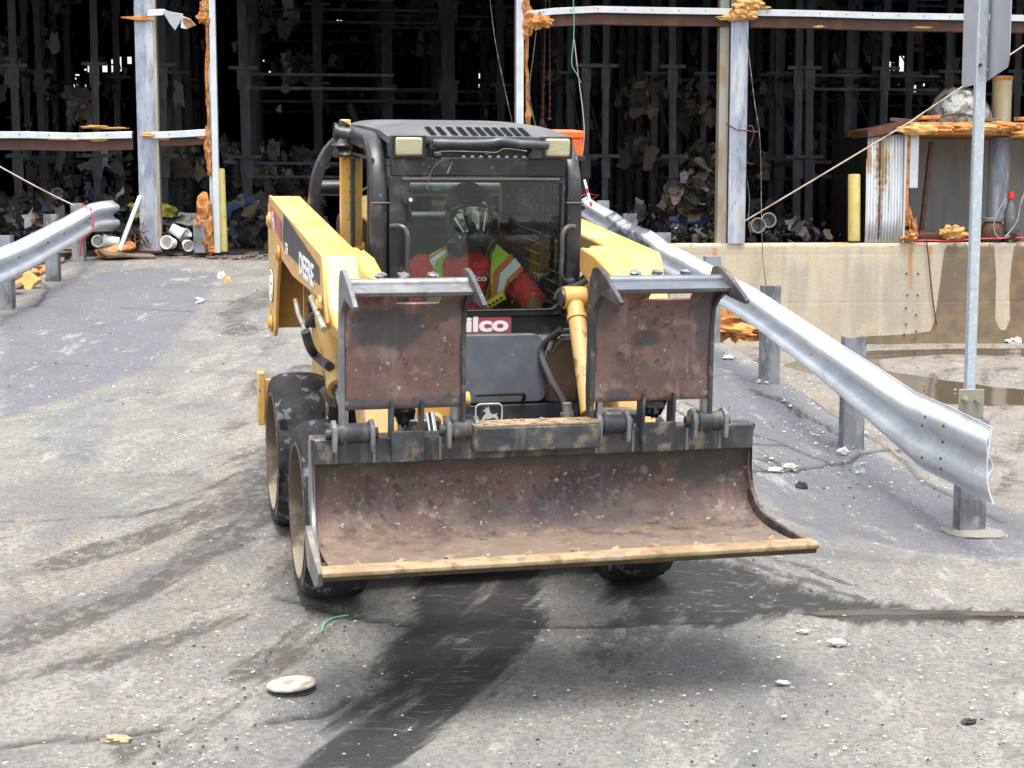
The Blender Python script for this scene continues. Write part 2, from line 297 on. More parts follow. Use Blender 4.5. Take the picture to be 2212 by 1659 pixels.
def lump(mb,c,r,seed=0,rough=.35,n=14,m=9,freq=2.2,flat=1):
    """irregular broken lump"""
    o=len(mb.v); rx,ry,rz=(r,r,r) if isinstance(r,(int,float)) else r; vs=[]
    for i in range(m+1):
        th=PI*i/m
        for k in range(n):
            ph=2*PI*k/n; d=Vector((math.sin(th)*math.cos(ph),math.sin(th)*math.sin(ph),math.cos(th)))
            f=1+rough*mnoise.noise(d*freq+Vector((seed*7.3,seed*1.7,0)))*1.6+rough*.5*mnoise.noise(d*freq*3+Vector((0,seed*3.1,0)))
            vs.append((c[0]+d.x*rx*f,c[1]+d.y*ry*f,c[2]+d.z*rz*f))
    return mb.add(vs,[(i*n+k,i*n+(k+1)%n,(i+1)*n+(k+1)%n,(i+1)*n+k) for i in range(m) for k in range(n)])
SUNROT=172.; EXPO=1.45
# ================================================================ GROUND
def interp(x,xs,ys): return np.interp(x,xs,ys)
def facade_y(x): return F0[1]+(x-F0[0])*math.tan(R(7))
def sstep(t): t=np.clip(t,0,1); return t*t*(3-2*t)
RX=([5,8.68,10.85,12.8,14.7,16.6,18.5,20.4,22],[2.75,2.545,2.344,2.081,1.85,1.56,1.35,1.11,.95])
RH=([5,7,8.68,10.85,12.8,14.7,16.6,18.5,20.4,21],[-.03,-.02,-.0,.155,.372,.54,.72,.90,1.06,1.15])
def gh(x,y):
    x=np.asarray(x,float); y=np.asarray(y,float)
    base=interp(y,[-50,4,5.1,6,7,8,12,16,18,20,20.8,21.4],[-.06,-.05,-.025,.035,.112,.2,.475,.755,.925,1.10,1.165,1.185])
    xr=interp(y,*RX); rh=interp(y,*RH)
    t=sstep((x-.7)/(xr-.7)); h=base*(1-t)+rh*t
    lot=interp(y,[0,6,9,12],[-.05,-.04,-.06,-.12])
    t2=sstep((x-(xr+.12))/interp(y,[8,12,18],[1.0,.75,.6])); h=h*(1-t2)+lot*t2
    t3=sstep((-5.45-x-.02*(y-16))/1.1)*sstep((y-8)/4.); h=h*(1-t3)+(-.15)*t3
    beyond=sstep((y-facade_y(x)-.35)/.15); h=h*(1-beyond)+(-.3)*beyond
    return h
def Gp(u,v):
    """survey point (u,v) carried onto the terrain"""
    r=ray(u,v); k=1800./r[1]/ (1800.)
    lo,hi=2./r[1],30./r[1]
    y=np.linspace(2,24,900); ks=y/r[1]; pts=CAM[None]+r[None]*ks[:,None]
    d=pts[:,2]-gh(pts[:,0],pts[:,1]); i=np.argmax(d<0)
    if i==0: i=len(y)-1
    a,b=ks[i-1],ks[i]; t=d[i-1]/(d[i-1]-d[i]+1e-9); p=CAM+r*(a+(b-a)*t); return p
def axis(a,b,step,outer):
    core=np.arange(a,b+1e-6,step); lo=[];hi=[];s=step;x=a
    while x>-outer: s*=1.35; x-=s; lo.append(x)
    s=step;x=b
    while x<outer: s*=1.35; x+=s; hi.append(x)
    return np.array(lo[::-1]+list(core)+hi)
gx=axis(-6.6,7.6,.03,320); gy=axis(4.4,22.2,.036,320)
GX,GY=np.meshgrid(gx,gy); nx,ny=len(gx),len(gy)
px=GX.ravel(); py=GY.ravel()
def polymask(pts,soft,X=px,Y=py):
    pts=np.array(pts); n=len(pts); inside=np.zeros(len(X),bool); dist=np.full(len(X),1e9)
    bb=(X>pts[:,0].min()-1)&(X<pts[:,0].max()+1)&(Y>pts[:,1].min()-1)&(Y<pts[:,1].max()+1)
    xs=X[bb]; ys=Y[bb]; ins=np.zeros(len(xs),bool); ds=np.full(len(xs),1e9)
    for i in range(n):
        x1,y1=pts[i]; x2,y2=pts[(i+1)%n]
        c=((y1>ys)!=(y2>ys)); xi=x1+(ys-y1)/(y2-y1+1e-12)*(x2-x1); ins^=(c&(xs<xi))
        dx,dy=x2-x1,y2-y1; t=np.clip(((xs-x1)*dx+(ys-y1)*dy)/(dx*dx+dy*dy+1e-12),0,1); ds=np.minimum(ds,np.hypot(xs-x1-t*dx,ys-y1-t*dy))
    sd=np.where(ins,ds,-ds); out=np.zeros(len(X)); out[bb]=np.clip(.5+sd/soft*.5,0,1); return out
def linemask(pts,w,X=px,Y=py):
    pts=np.array(pts); out=np.zeros(len(X)); bb=(X>pts[:,0].min()-.3)&(X<pts[:,0].max()+.3)&(Y>pts[:,1].min()-.3)&(Y<pts[:,1].max()+.3)
    xs=X[bb]; ys=Y[bb]; ds=np.full(len(xs),1e9)
    for i in range(len(pts)-1):
        x1,y1=pts[i]; x2,y2=pts[i+1]; dx,dy=x2-x1,y2-y1; t=np.clip(((xs-x1)*dx+(ys-y1)*dy)/(dx*dx+dy*dy+1e-12),0,1); ds=np.minimum(ds,np.hypot(xs-x1-t*dx,ys-y1-t*dy))
    out[bb]=np.clip(1.3-ds/w,0,1); return out
def W(pts): return [tuple(Gp(*q)[:2]) for q in pts]
def jag(pts,amp,n=6,seed=0):
    rr=random.Random(seed); out=[]
    for i in range(len(pts)-1):
        for k in range(n):
            t=k/n; out.append((lerp(pts[i][0],pts[i+1][0],t)+rr.uniform(-amp,amp),lerp(pts[i][1],pts[i+1][1],t)+rr.uniform(-amp,amp)*.5))
    out.append(pts[-1]); return out
wet=np.zeros(len(px)); blue=wet.copy(); tan=wet.copy(); water=wet.copy(); crack=wet.copy(); damp=wet.copy()
def addm(arr,m,a=1): np.maximum(arr,m*a,out=arr)
# --- dark wet tyre tracks coming out from under the loader, also deepening its shade
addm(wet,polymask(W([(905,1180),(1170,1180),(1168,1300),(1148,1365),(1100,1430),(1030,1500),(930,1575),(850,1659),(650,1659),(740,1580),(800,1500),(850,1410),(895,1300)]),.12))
addm(damp,polymask(W([(600,1659),(690,1570),(760,1480),(720,1420),(800,1330),(900,1280),(900,1659)]),.2),.8)
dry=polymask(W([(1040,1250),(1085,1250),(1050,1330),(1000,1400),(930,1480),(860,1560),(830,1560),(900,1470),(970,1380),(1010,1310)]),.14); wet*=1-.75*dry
addm(damp,polymask(W([(1165,1300),(1500,1310),(1700,1330),(1560,1400),(1250,1440),(1100,1460)]),.35),.6)
# left damp patches
for q,a in (([(560,905),(640,800),(690,800),(700,960),(610,960),(600,1130),(540,1200),(450,1250),(330,1300),(250,1330),(330,1260),(420,1130),(480,1010)],.75),
            ([(590,1100),(680,1250),(700,1300),(660,1290),(600,1180)],.9),
            ([(0,1440),(240,1380),(400,1370),(420,1390),(200,1420),(0,1475)],.7),
            ([(0,1345),(180,1290),(330,1215),(420,1215),(500,1160),(520,1215),(430,1270),(280,1330),(120,1380),(0,1395)],.8),
            ([(490,665),(520,640),(560,622),(600,618),(640,640),(600,660),(520,672)],.8),
            ([(0,1640),(120,1600),(330,1590),(560,1540),(650,1500),(700,1500),(520,1600),(300,1659),(0,1659)],.45),
            ([(560,1350),(650,1340),(800,1320),(880,1330),(760,1400),(640,1400)],.55)):
    addm(damp,polymask(W(q),.3),a)
for pts,w,a in (([(650,790),(625,880),(590,1000),(560,1100),(470,1190),(330,1275),(160,1345),(0,1400)],.17,.85),([(700,1230),(660,1285),(560,1330),(420,1370),(240,1420),(0,1480)],.10,.6),
    ([(0,1130),(130,1128),(260,1122),(360,1105),(440,1075)],.05,.6),([(0,1250),(140,1215),(300,1170),(430,1120),(520,1040)],.14,.55),([(860,1290),(800,1345),(700,1400),(560,1440)],.2,.6),([(560,630),(500,660),(520,720)],.2,.7),([(600,700),(560,820),(500,950)],.15,.5)):
    addm(damp,linemask(W(jag(pts,5,4,int(w*100))),w),a)
for pts,w,a in (([(560,800),(530,950),(480,1060),(360,1170),(180,1260),(0,1310)],.22,.9),([(640,1140),(600,1230),(500,1290),(330,1360),(100,1430)],.25,.9),([(0,1180),(200,1150),(380,1100)],.2,.7)):
    addm(tan,linemask(W(jag(pts,5,4,int(w*100))),w),a)
# fresh bluish asphalt
for q,a in (([(0,690),(90,640),(210,590),(330,580),(480,590),(420,690),(330,790),(180,850),(0,905)],.9),
            ([(0,905),(180,850),(330,790),(300,1000),(0,1080)],.45),
            ([(1530,745),(1700,835),(1900,985),(2060,1060),(2212,1110),(2212,1205),(2000,1200),(1850,1165),(1790,1180),(1650,1080),(1560,960)],1.),
            ([(1560,1190),(1800,1195),(2212,1260),(2212,1310),(1900,1290),(1700,1240)],.4)):
    addm(blue,polymask(W(q),.25),a)
# tan gravelly dust
for q,a in (([(1860,1215),(2040,1215),(2212,1235),(2212,1285),(2000,1280),(1850,1250)],1.),
            ([(0,1120),(300,1110),(420,1080),(380,1180),(200,1260),(0,1330)],.7),
            ([(300,1270),(560,1160),(640,1230),(660,1330),(560,1370),(330,1390),(100,1400)],.9),
            ([(1580,985),(1700,950),(1800,980),(1780,1010),(1650,1010)],.9),
            ([(0,1480),(300,1440),(520,1430),(640,1440),(560,1540),(200,1590),(0,1600)],.6),
            ([(1100,1480),(1600,1440),(2212,1440),(2212,1659),(980,1659)],.35)):
    addm(tan,polymask(W(q),.4),a)
# wet run off to the right of the bucket, with a brown stream
addm(wet,polymask(W([(1270,1215),(1480,1195),(1600,1215),(1700,1245),(1800,1285),(1900,1305),(2212,1318),(2212,1345),(1950,1345),(1760,1330),(1560,1345),(1400,1330),(1300,1290)]),.14),.85)
addm(water,polymask(W([(1720,1322),(1900,1312),(2100,1317),(2212,1318),(2500,1322),(2500,1336),(2230,1334),(2000,1334),(1800,1334)]),.05))
rr=random.Random(3)
for i in range(26):
    u=rr.uniform(1440,1800); v=rr.uniform(1220,1325); l=rr.uniform(20,60); addm(water,linemask(W(jag([(u,v),(u+l,v+l*.28)],2,3,i)),.012),.8)
# damp streaks
for pts in ([(1570,1195),(1640,1225),(1740,1250),(1850,1290)],[(1640,1195),(1740,1225),(1840,1262)]): addm(damp,linemask(W(jag(pts,4,5,5)),.05),1.)
# yard: muddy with puddles
lotm=sstep((px-interp(py,*RX)-.45)/.3)*sstep((py-8.5)/2); addm(tan,lotm,.95)
addm(damp,lotm,.35)
addm(water,polymask(W([(1690,790),(1760,765),(1900,756),(2100,752),(2260,752),(2260,872),(2130,876),(2050,872),(1960,862),(1880,840),(1780,812)]),.18))
isl=polymask(W([(1900,775),(2050,765),(2230,770),(2230,842),(2150,835),(2010,815),(1900,800)]),.3); water*=1-isl
# soot and grit line along foot of the facade
fd=(py-facade_y(px)); addm(damp,np.clip(1-np.abs(fd+.15)/.5,0,1)*(px<1.5)*(px>-6.5),.9)
# cracks
CR=[[(1445,875),(1500,915),(1560,960),(1650,985),(1690,1005),(1720,1020)],[(1590,985),(1640,995),(1680,1000)],[(1620,1020),(1700,1018),(1770,1005),(1830,995),(1860,975),(1905,968),(2010,975)],
    [(1640,1010),(1660,1022),(1700,1020)],[(1330,1335),(1420,1330),(1480,1318),(1560,1322),(1660,1318)],[(1100,1338),(1300,1342),(1440,1338),(1600,1335)],
    [(265,665),(330,668),(420,672),(520,675)],[(48,665),(80,660),(95,640),(105,628),(88,612)],[(580,1555),(640,1545),(700,1540),(760,1500)],[(0,1620),(120,1600),(200,1600),(350,1575)],
    [(1450,880),(1520,930),(1600,960),(1690,960)],[(1480,870),(1600,930),(1700,960),(1800,1000)],[(1620,840),(1720,880),(1800,930),(1850,960)],[(1640,850),(1690,862),(1730,900)],[(600,1290),(760,1330),(900,1345),(1100,1340)]]
for i,pts in enumerate(CR): addm(crack,linemask(W(jag(pts,3.5,6,i)),.022 if i!=13 else .03),1.)
xr_=interp(py,*RX); addm(crack,np.clip(1-np.abs(px-xr_-.28-.05*np.sin(py*3))/.04,0,1)*(py>9)*(py<20),.8)
hz=gh(px,py)
rg=np.random.default_rng(1)
near=(np.abs(px)<8)&(py>4)&(py<22.3)
nz=np.zeros(len(px)); 
for sc,am in ((.55,.022),(1.7,.010),(5.,.004)):
    kx,ky=rg.normal(size=(2,14))*sc*2.2; ph=rg.uniform(0,6.28,14); acc=np.zeros(near.sum())
    for a,b,c in zip(kx,ky,ph): acc+=np.sin(px[near]*a+py[near]*b+c)
    nz[near]+=acc/14*am*2
nz[near]+=rg.normal(size=near.sum())*.0012
hz=hz+nz*(1-np.clip(water*1.5,0,1)); hz-=crack*.012; hz-=water*.012
idx=np.arange(nx*ny).reshape(ny,nx); q=np.stack([idx[:-1,:-1],idx[:-1,1:],idx[1:,1:],idx[1:,:-1]],-1).reshape(-1,4)
me=bpy.data.meshes.new('ground'); me.vertices.add(len(px)); me.vertices.foreach_set('co',np.stack([px,py,hz],1).astype(np.float32).ravel())
me.loops.add(q.size); me.loops.foreach_set('vertex_index',q.ravel().astype(np.int32)); me.polygons.add(len(q)); me.polygons.foreach_set('loop_start',(np.arange(len(q))*4).astype(np.int32))
me.update(calc_edges=True); me.polygons.foreach_set('use_smooth',np.ones(len(q),bool))
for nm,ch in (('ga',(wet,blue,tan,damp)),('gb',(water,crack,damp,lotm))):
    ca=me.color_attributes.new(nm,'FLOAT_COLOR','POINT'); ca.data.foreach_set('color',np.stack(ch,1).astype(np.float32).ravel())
gm,nt,b=newmat('asphalt_ground')
A=nd(nt,'ShaderNodeAttribute',attribute_name='ga'); Bn=nd(nt,'ShaderNodeAttribute',attribute_name='gb')
sa=nd(nt,'ShaderNodeSeparateColor'); nt.links.new(A.outputs['Color'],sa.inputs[0]); sb=nd(nt,'ShaderNodeSeparateColor'); nt.links.new(Bn.outputs['Color'],sb.inputs[0])
wet_,blue_,tan_=sa.outputs; water_,crack_,damp_=sb.outputs
big=noise(nt,.9,5,(1,.7,1)); mid=noise(nt,3.4,7,(1.4,.6,1),.7); fine=noise(nt,38,5,rough=.7); fin2=noise(nt,120,3,rough=.7); streak=noise(nt,1.7,7,(2.1,.42,1),.68,rot=(0,0,R(-20)),dist=.5); strk2=noise(nt,3.2,7,(2.2,.40,1),.7,rot=(0,0,R(-27)),dist=.3)
edge=noise(nt,5,7,(1.6,.7,1),.72)
def warp(x,amp=.7,lo=.42,hi=.58,n=edge): return smooth(nt,mathn(nt,'ADD',x,mathn(nt,'MULTIPLY',mathn(nt,'SUBTRACT',n,.5),amp)),lo,hi)
col=mixc(nt,smooth(nt,big,.40,.60),(.160,.158,.153),(.222,.212,.193))
col=mixc(nt,mathn(nt,'MULTIPLY',smooth(nt,streak,.50,.62),.6),col,(.31,.295,.26))
col=mixc(nt,mathn(nt,'MULTIPLY',smooth(nt,mid,.51,.63),.5),col,(.13,.125,.12))
bl=warp(blue_,.6,.35,.6); col=mixc(nt,mathn(nt,'MULTIPLY',bl,.85),col,(.112,.122,.148))
tn=warp(tan_,3.2,.45,.9,mid); col=mixc(nt,mathn(nt,'MULTIPLY',tn,.5),col,(.30,.25,.19))
col=mixc(nt,mathn(nt,'MULTIPLY',smooth(nt,fine,.47,.56),.6),col,(.10,.098,.093))
col=mixc(nt,mathn(nt,'MULTIPLY',smooth(nt,fin2,.56,.66),.45),col,(.42,.41,.38))
grit=voro(nt,30,(1,.7,1)); gsel=noise(nt,1.7,3,off=(5,3,0)); g=mathn(nt,'MULTIPLY',smooth(nt,grit,.17,.10),smooth(nt,gsel,.44,.66)); g=mathn(nt,'MULTIPLY',g,smooth(nt,noise(nt,11,2,off=(2,9,0)),.5,.6))
col=mixc(nt,mathn(nt,'MULTIPLY',g,.8),col,(.60,.57,.50))
dk=voro(nt,21,(1,.8,1),off=(4,4,0)); dkk=mathn(nt,'MULTIPLY',smooth(nt,dk,.14,.08),smooth(nt,noise(nt,3,2,off=(7,1,0)),.5,.6)); col=mixc(nt,mathn(nt,'MULTIPLY',dkk,.8),col,(.04,.038,.035))
pat=noise(nt,1.6,6,(1,1,1),.7,dist=1.2,off=(9,2,0)); col=mixc(nt,mathn(nt,'MULTIPLY',smooth(nt,pat,.54,.60),.38),col,(.095,.092,.09))
pal=noise(nt,2.4,7,(1.6,.6,1),.75,off=(1,8,0)); col=mixc(nt,mathn(nt,'MULTIPLY',smooth(nt,pal,.58,.66),.55),col,(.36,.345,.31))
flk=noise(nt,30,3,(1,1,1),.6,off=(6,6,0)); col=mixc(nt,mathn(nt,'MULTIPLY',mathn(nt,'MULTIPLY',smooth(nt,flk,.64,.68),smooth(nt,mid,.44,.56)),.75),col,(.50,.48,.43))
dm=warp(damp_,2.6,.34,.70,streak); brk=smooth(nt,noise(nt,13,6,(1.2,.8,1),.75,off=(8,8,0)),.40,.54); dm=mathn(nt,'MULTIPLY',dm,mathn(nt,'ADD',.35,mathn(nt,'MULTIPLY',brk,.65))); col=mixc(nt,mathn(nt,'MULTIPLY',dm,.86),col,(.060,.053,.049))
wt=warp(wet_,2.1,.26,.66,strk2); col=mixc(nt,mathn(nt,'MULTIPLY',wt,mathn(nt,'SUBTRACT',.93,mathn(nt,'MULTIPLY',smooth(nt,noise(nt,16,5,(.4,2.,1),.7,off=(3,3,0)),.56,.66),.5))),col,(.017,.0165,.017))  # wet asphalt, coloured extra dark to add to the shade under the bucket
col=mixc(nt,mathn(nt,'MULTIPLY',crack_,.9),col,(.025,.023,.02))
wa=warp(water_,.5,.38,.55,mid); col=mixc(nt,wa,col,(.040,.031,.022))
nt.links.new(col,b.inputs['Base Color'])
rgh=mathn(nt,'SUBTRACT',.88,mathn(nt,'MULTIPLY',wt,.10)); rgh=mathn(nt,'SUBTRACT',rgh,mathn(nt,'MULTIPLY',dm,.12)); rgh=mathn(nt,'SUBTRACT',rgh,mathn(nt,'MULTIPLY',wa,.86)); rgh=mathn(nt,'MAXIMUM',rgh,.04)
nt.links.new(rgh,b.inputs['Roughness']); b.inputs['Specular IOR Level'].default_value=.4
bp=nd(nt,'ShaderNodeBump'); bp.inputs['Distance'].default_value=.012
hgt=mathn(nt,'ADD',mathn(nt,'MULTIPLY',fine,1.),mathn(nt,'ADD',mathn(nt,'MULTIPLY',fin2,.6),mathn(nt,'MULTIPLY',g,.5))); nt.links.new(hgt,bp.inputs['Height'])
nt.links.new(mathn(nt,'MULTIPLY',mathn(nt,'SUBTRACT',1,mathn(nt,'MULTIPLY',wa,.97)),1.),bp.inputs['Strength']); nt.links.new(bp.outputs[0],b.inputs['Normal'])
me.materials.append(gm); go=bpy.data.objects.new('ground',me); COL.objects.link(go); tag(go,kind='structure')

gritm=M('grit_pale',(.58,.56,.50),.85,layers=[((.26,.23,.19),9,.45,.6,.8)])
# litter: grit and flakes (nobody could count)
def chips(name,n,reg,col,smin,smax,flat=.35,seed=1,kindlabel=None):
    rr=random.Random(seed); mb=MB(); k=0
    while k<n:
        poly=rr.choice(reg); u=rr.uniform(poly[0],poly[2]); v=rr.uniform(poly[1],poly[3]); p=Gp(u,v)
        if p[1]>21: k+=1; continue
        s=rr.uniform(smin,smax)*rr.choice((.5,.7,1,1)); s*= .6+.5*p[1]/12
        m=rr.randint(4,6); z=float(gh(p[0],p[1]))+.004; a0=rr.uniform(0,6); vs=[]
        for j in range(m): a=a0+j*2*PI/m; r=s*rr.uniform(.6,1.2); vs.append((p[0]+r*math.cos(a),p[1]+r*math.sin(a)*.8,z))
        h=s*flat*rr.uniform(.6,1.3); vs+=[(x*.75+p[0]*.25,y*.75+p[1]*.25,z+h) for x,y,_ in vs[:m]]
        mb.add(vs,[tuple(range(m-1,-1,-1)),tuple(range(m,2*m))]+[(i,(i+1)%m,(i+1)%m+m,i+m) for i in range(m)]); k+=1
    return mb.build(name,col,recalc=False,sharp=20)
reg1=[(0,560,560,1100),(0,1100,620,1659),(300,1250,900,1659),(1550,760,1900,1200),(1600,900,2212,1300),(1700,760,2212,1100),(1100,1330,2212,1659),(1100,1330,2212,1659)]
tag(chips('white_litter_flakes',1300,reg1+[(0,560,560,1100),(0,1100,620,1659)],gritm,.003,.012,.3,2),'small pale flakes of grit scattered over asphalt','litter',kind='stuff')
tag(chips('dark_gravel',900,reg1,stonem,.003,.010,.7,5),'small dark stones scattered over asphalt','gravel',kind='stuff')
tag(chips('broken_white_litter',200,[(1560,840,2130,1010),(1730,870,2130,1060),(1580,930,1900,1010),(1690,750,1760,960),(180,520,560,590),(0,560,300,640),(350,540,570,560)],pathite,.006,.018,.5,9),'broken white flakes lying along the guardrail foot','litter',kind='stuff')
# ================================================================ BUILDING
FLZ=1.2
wh=thing('burned_warehouse','burned out warehouse with open steel frame front and pitch black racking inside','building',Q(0,0,FLZ))
WI=wh.matrix_world.inverted(); wo=Vector(Q(0,0,FLZ))
bpy.context.view_layer.update()
def wl(p): return (p[0]-wo.x,p[1]-wo.y,p[2]-wo.z)      # world -> warehouse local
FM=Matrix([[FD[0],FN[0],0,0],[FD[1],FN[1],0,0],[0,0,1,0],[0,0,0,1]])
def fbox(mb,p0,p1,q0,q1,z0,z1,base=None):
    """box in building axes; base = local origin"""
    b=base if base is not None else wo
    vs=[]; 
    for p in (p0,p1):
        for q in (q0,q1):
            for z in (z0,z1):
                w=Q(p,q,z); vs.append((w[0]-b[0],w[1]-b[1],w[2]-b[2]))
    return mb.add(vs,[(0,1,3,2),(4,6,7,5),(0,4,5,1),(2,3,7,6),(0,2,6,4),(1,5,7,3)])
ZT=7.2; QB=27.; PL=-17.; PR=19.
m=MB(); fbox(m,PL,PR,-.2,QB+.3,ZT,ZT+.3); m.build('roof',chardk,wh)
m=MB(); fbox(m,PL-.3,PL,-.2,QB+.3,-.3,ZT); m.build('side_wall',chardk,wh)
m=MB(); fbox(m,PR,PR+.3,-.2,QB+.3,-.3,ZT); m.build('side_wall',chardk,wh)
m=MB(); fbox(m,PL,PR,-.22,-.02,5.0,ZT+1.8); m.build('unseen_cladding',corrm,wh)  # unseen above the frame; lower edge brought down to keep the interior dark
# back wall with burnt through openings
holes=[]
def hl(ox,oy,l,warm=0):
    for x0,y0,x1,y1 in l:
        a=toPQ(PB(ox+x0*.28,oy+y1*.28,QB)); c=toPQ(PB(ox+x1*.28,oy+y0*.28,QB)); holes.append((a[0],c[0],a[2],c[2]))
hl(0,0,[(568,645,622,690),(725,500,757,545),(790,500,827,556),(860,503,887,558),(912,438,935,550),(983,438,1014,492),(858,458,882,492),(345,712,370,768),(400,716,412,750),(415,735,436,752),(676,505,690,556),(740,655,762,686),(742,740,762,770),(575,572,612,584),(590,708,625,724),(655,652,665,682),(725,480,750,488),(578,600,590,612),(668,700,676,738),(650,530,668,544),(338,652,364,660)])
hl(530.9,0,[(703,152,716,162),(728,155,742,165),(746,162,758,170),(775,168,800,177),(802,168,832,181),(870,172,888,186),(75,462,86,470),(92,462,104,468),(118,462,142,474),(75,528,88,536),(96,528,130,536),(82,560,96,568),(102,560,112,568),(118,562,130,570),(178,548,192,560),(1797,566,1808,605),(1818,535,1830,550),(1820,566,1830,580),(1797,650,1806,678),(1797,704,1804,714)])
hl(1592.7,0,[(1247,432,1290,576),(1172,474,1187,575),(1118,493,1138,536),(1242,650,1280,676),(1167,672,1183,692),(1112,680,1130,702),(995,683,1013,726),(1355,628,1450,664),(1362,664,1405,684),(1355,704,1385,732),(1385,698,1440,716),(1192,480,1198,486),(1205,480,1211,486),(1192,512,1198,518),(1205,540,1214,546),(1216,512,1222,518)])
zs=sorted(set([-.3,ZT]+[h[2] for h in holes]+[h[3] for h in holes])); ps=sorted(set([PL,PR]+[h[0] for h in holes]+[h[1] for h in holes]))
m=MB()
def hole(p,z): return any(h[0]<p<h[1] and h[2]<z<h[3] for h in holes)
for j in range(len(zs)-1):
    i=0
    while i<len(ps)-1:
        if hole((ps[i]+ps[i+1])/2,(zs[j]+zs[j+1])/2): i+=1; continue
        k=i
        while k<len(ps)-1 and not hole((ps[k]+ps[k+1])/2,(zs[j]+zs[j+1])/2): k+=1
        fbox(m,ps[i],ps[k],QB,QB+.04,zs[j],zs[j+1]); i=k
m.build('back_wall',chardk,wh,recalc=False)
m=MB()
for a,b_,c in ((PL,PR,0),):
    w=[Q(PL,.10,FLZ),Q(PR,.10,FLZ),Q(PR,QB+.3,FLZ),Q(PL,QB+.3,FLZ)]; w2=[(x,y,z-.5) for x,y,z in w]; m.add(w+w2,[(0,1,2,3),(7,6,5,4),(0,4,5,1),(1,5,6,2),(2,6,7,3),(3,7,4,0)])
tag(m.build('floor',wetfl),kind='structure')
# ---- columns (wide flange sections)
def hbeam(mb,pc,qc,z0,z1,w=.25,d=.26,tf=.018,tw=.012,dx=0):
    fbox(mb,pc-w/2,pc+w/2,qc,qc+tf,z0,z1)
    fbox(mb,pc-w/2,pc+w/2,qc+d-tf,qc+d,z0,z1); fbox(mb,pc-tw/2,pc+tw/2,qc+tf,qc+d-tf,z0,z1)
a=toPQ(PB(317,300,0.)); lc=MB(); hbeam(lc,a[0],-.03,FLZ-.02,7.1,.225); colL=lc.build('column',colm,wh); colL['label']='left steel column with bluish heat tint beside the ramp'
m=MB(); fbox(m,a[0]-.17,a[0]+.17,-.08,.3,FLZ-.01,FLZ+.012); m.build('base_plate',pipebr,colL)
m=MB(); fbox(m,a[0]+.115,a[0]+.150,-.03,.20,FLZ,7.1); m.build('flange_strip',colside,colL)
a2=toPQ(PB(1593,300,0.)); lc=MB(); hbeam(lc,a2[0],-.03,1.275,7.1,.235); colR=lc.build('column',colm,wh); colR['label']='right steel column standing on the concrete wall, rust at its foot'
m=MB(); fbox(m,a2[0]-.245,a2[0]-.121,.05,.07,1.275,7.1); fbox(m,a2[0]-.245,a2[0]-.23,.07,.2,1.275,7.1); m.build('flange_strip',colside,colR)
a3=toPQ(PB(463,300,0.)); m=MB(); fbox(m,a3[0]-.03,a3[0]+.045,-.03,-.015,FLZ-.02,6); fbox(m,a3[0]+.03,a3[0]+.045,-.015,.16,FLZ-.02,6); fbox(m,a3[0]-.075,a3[0]-.03,.02,.03,FLZ,6); jl=m.build('door_jamb',girtm,wh); jl['label']='left door jamb with torn orange foam along it'
a4=toPQ(PB(1123,200,0.)); m=MB(); fbox(m,a4[0]-.05,a4[0]+.045,-.03,-.015,FLZ,6); fbox(m,a4[0]-.05,a4[0]-.036,-.015,.16,FLZ,6); fbox(m,a4[0]-.012,a4[0]-.006,-.034,-.03,FLZ,6); jr=m.build('door_jamb',girtm,wh); jr['label']='right door jamb rising behind the cab roof'
# ---- girts
def girt(pts,h=.085,lab=None,brown=.13):
    """pts: list of (u,vtop)"""
    w=[toPQ(PB(u,v,-.05)) for u,v in pts]; m=MB(); m2=MB()
    for (p0,_,z0),(p1,_,z1) in zip(w[:-1],w[1:]):
        for mb,t0,t1,q0,q1 in ((m,0,-h,-.06,-.045),(m,0,-.015,-.045,.12),(m2,-h-.002,-h-brown,.0,.012),(m2,-.016,-h-.001,.10,.115),(m2,-h-brown,-h-brown-.012,.0,.14)):
            vs=[]
            for p,z in ((p0,z0),(p1,z1)):
                for q in (q0,q1):
                    for t in (t1,t0): 
                        W_=Q(p,q,z+t); vs.append((W_[0]-wo.x,W_[1]-wo.y,W_[2]-wo.z))
            mb.add(vs,[(0,1,3,2),(4,6,7,5),(0,4,5,1),(2,3,7,6),(0,2,6,4),(1,5,7,3)])
    n=int(abs(w[-1][0]-w[0][0])/.36)
    for i in range(n):
        p=w[0][0]+(i+.6)*.36; z=np.interp(p,[x[0] for x in w],[x[2] for x in w])-h*.45
        c=Q(p,-.061,z); e=Q(p,-.066,z); m2.cyl(wl(c),wl(e),.008,8)
    g=m.build('girt',girtm,wh,bevel=.004); m2.build('girt_lip',girtin,g)
    if lab: g['label']=lab
    return g
girt([(-60,284),(60,284),(160,287),(285,284)],lab='horizontal white girt left of the left column')
girt([(328,285),(400,282),(444,279)],brown=.09,lab='short horizontal girt between left column and door jamb')
girt([(1138,24),(1200,17),(1290,13),(1440,16),(1582,18)],lab='bowed horizontal girt between door jamb and right column')
girt([(1623,20),(1750,22),(1900,27),(2086,30),(2300,34),(2700,40)],lab='horizontal girt right of the right column')
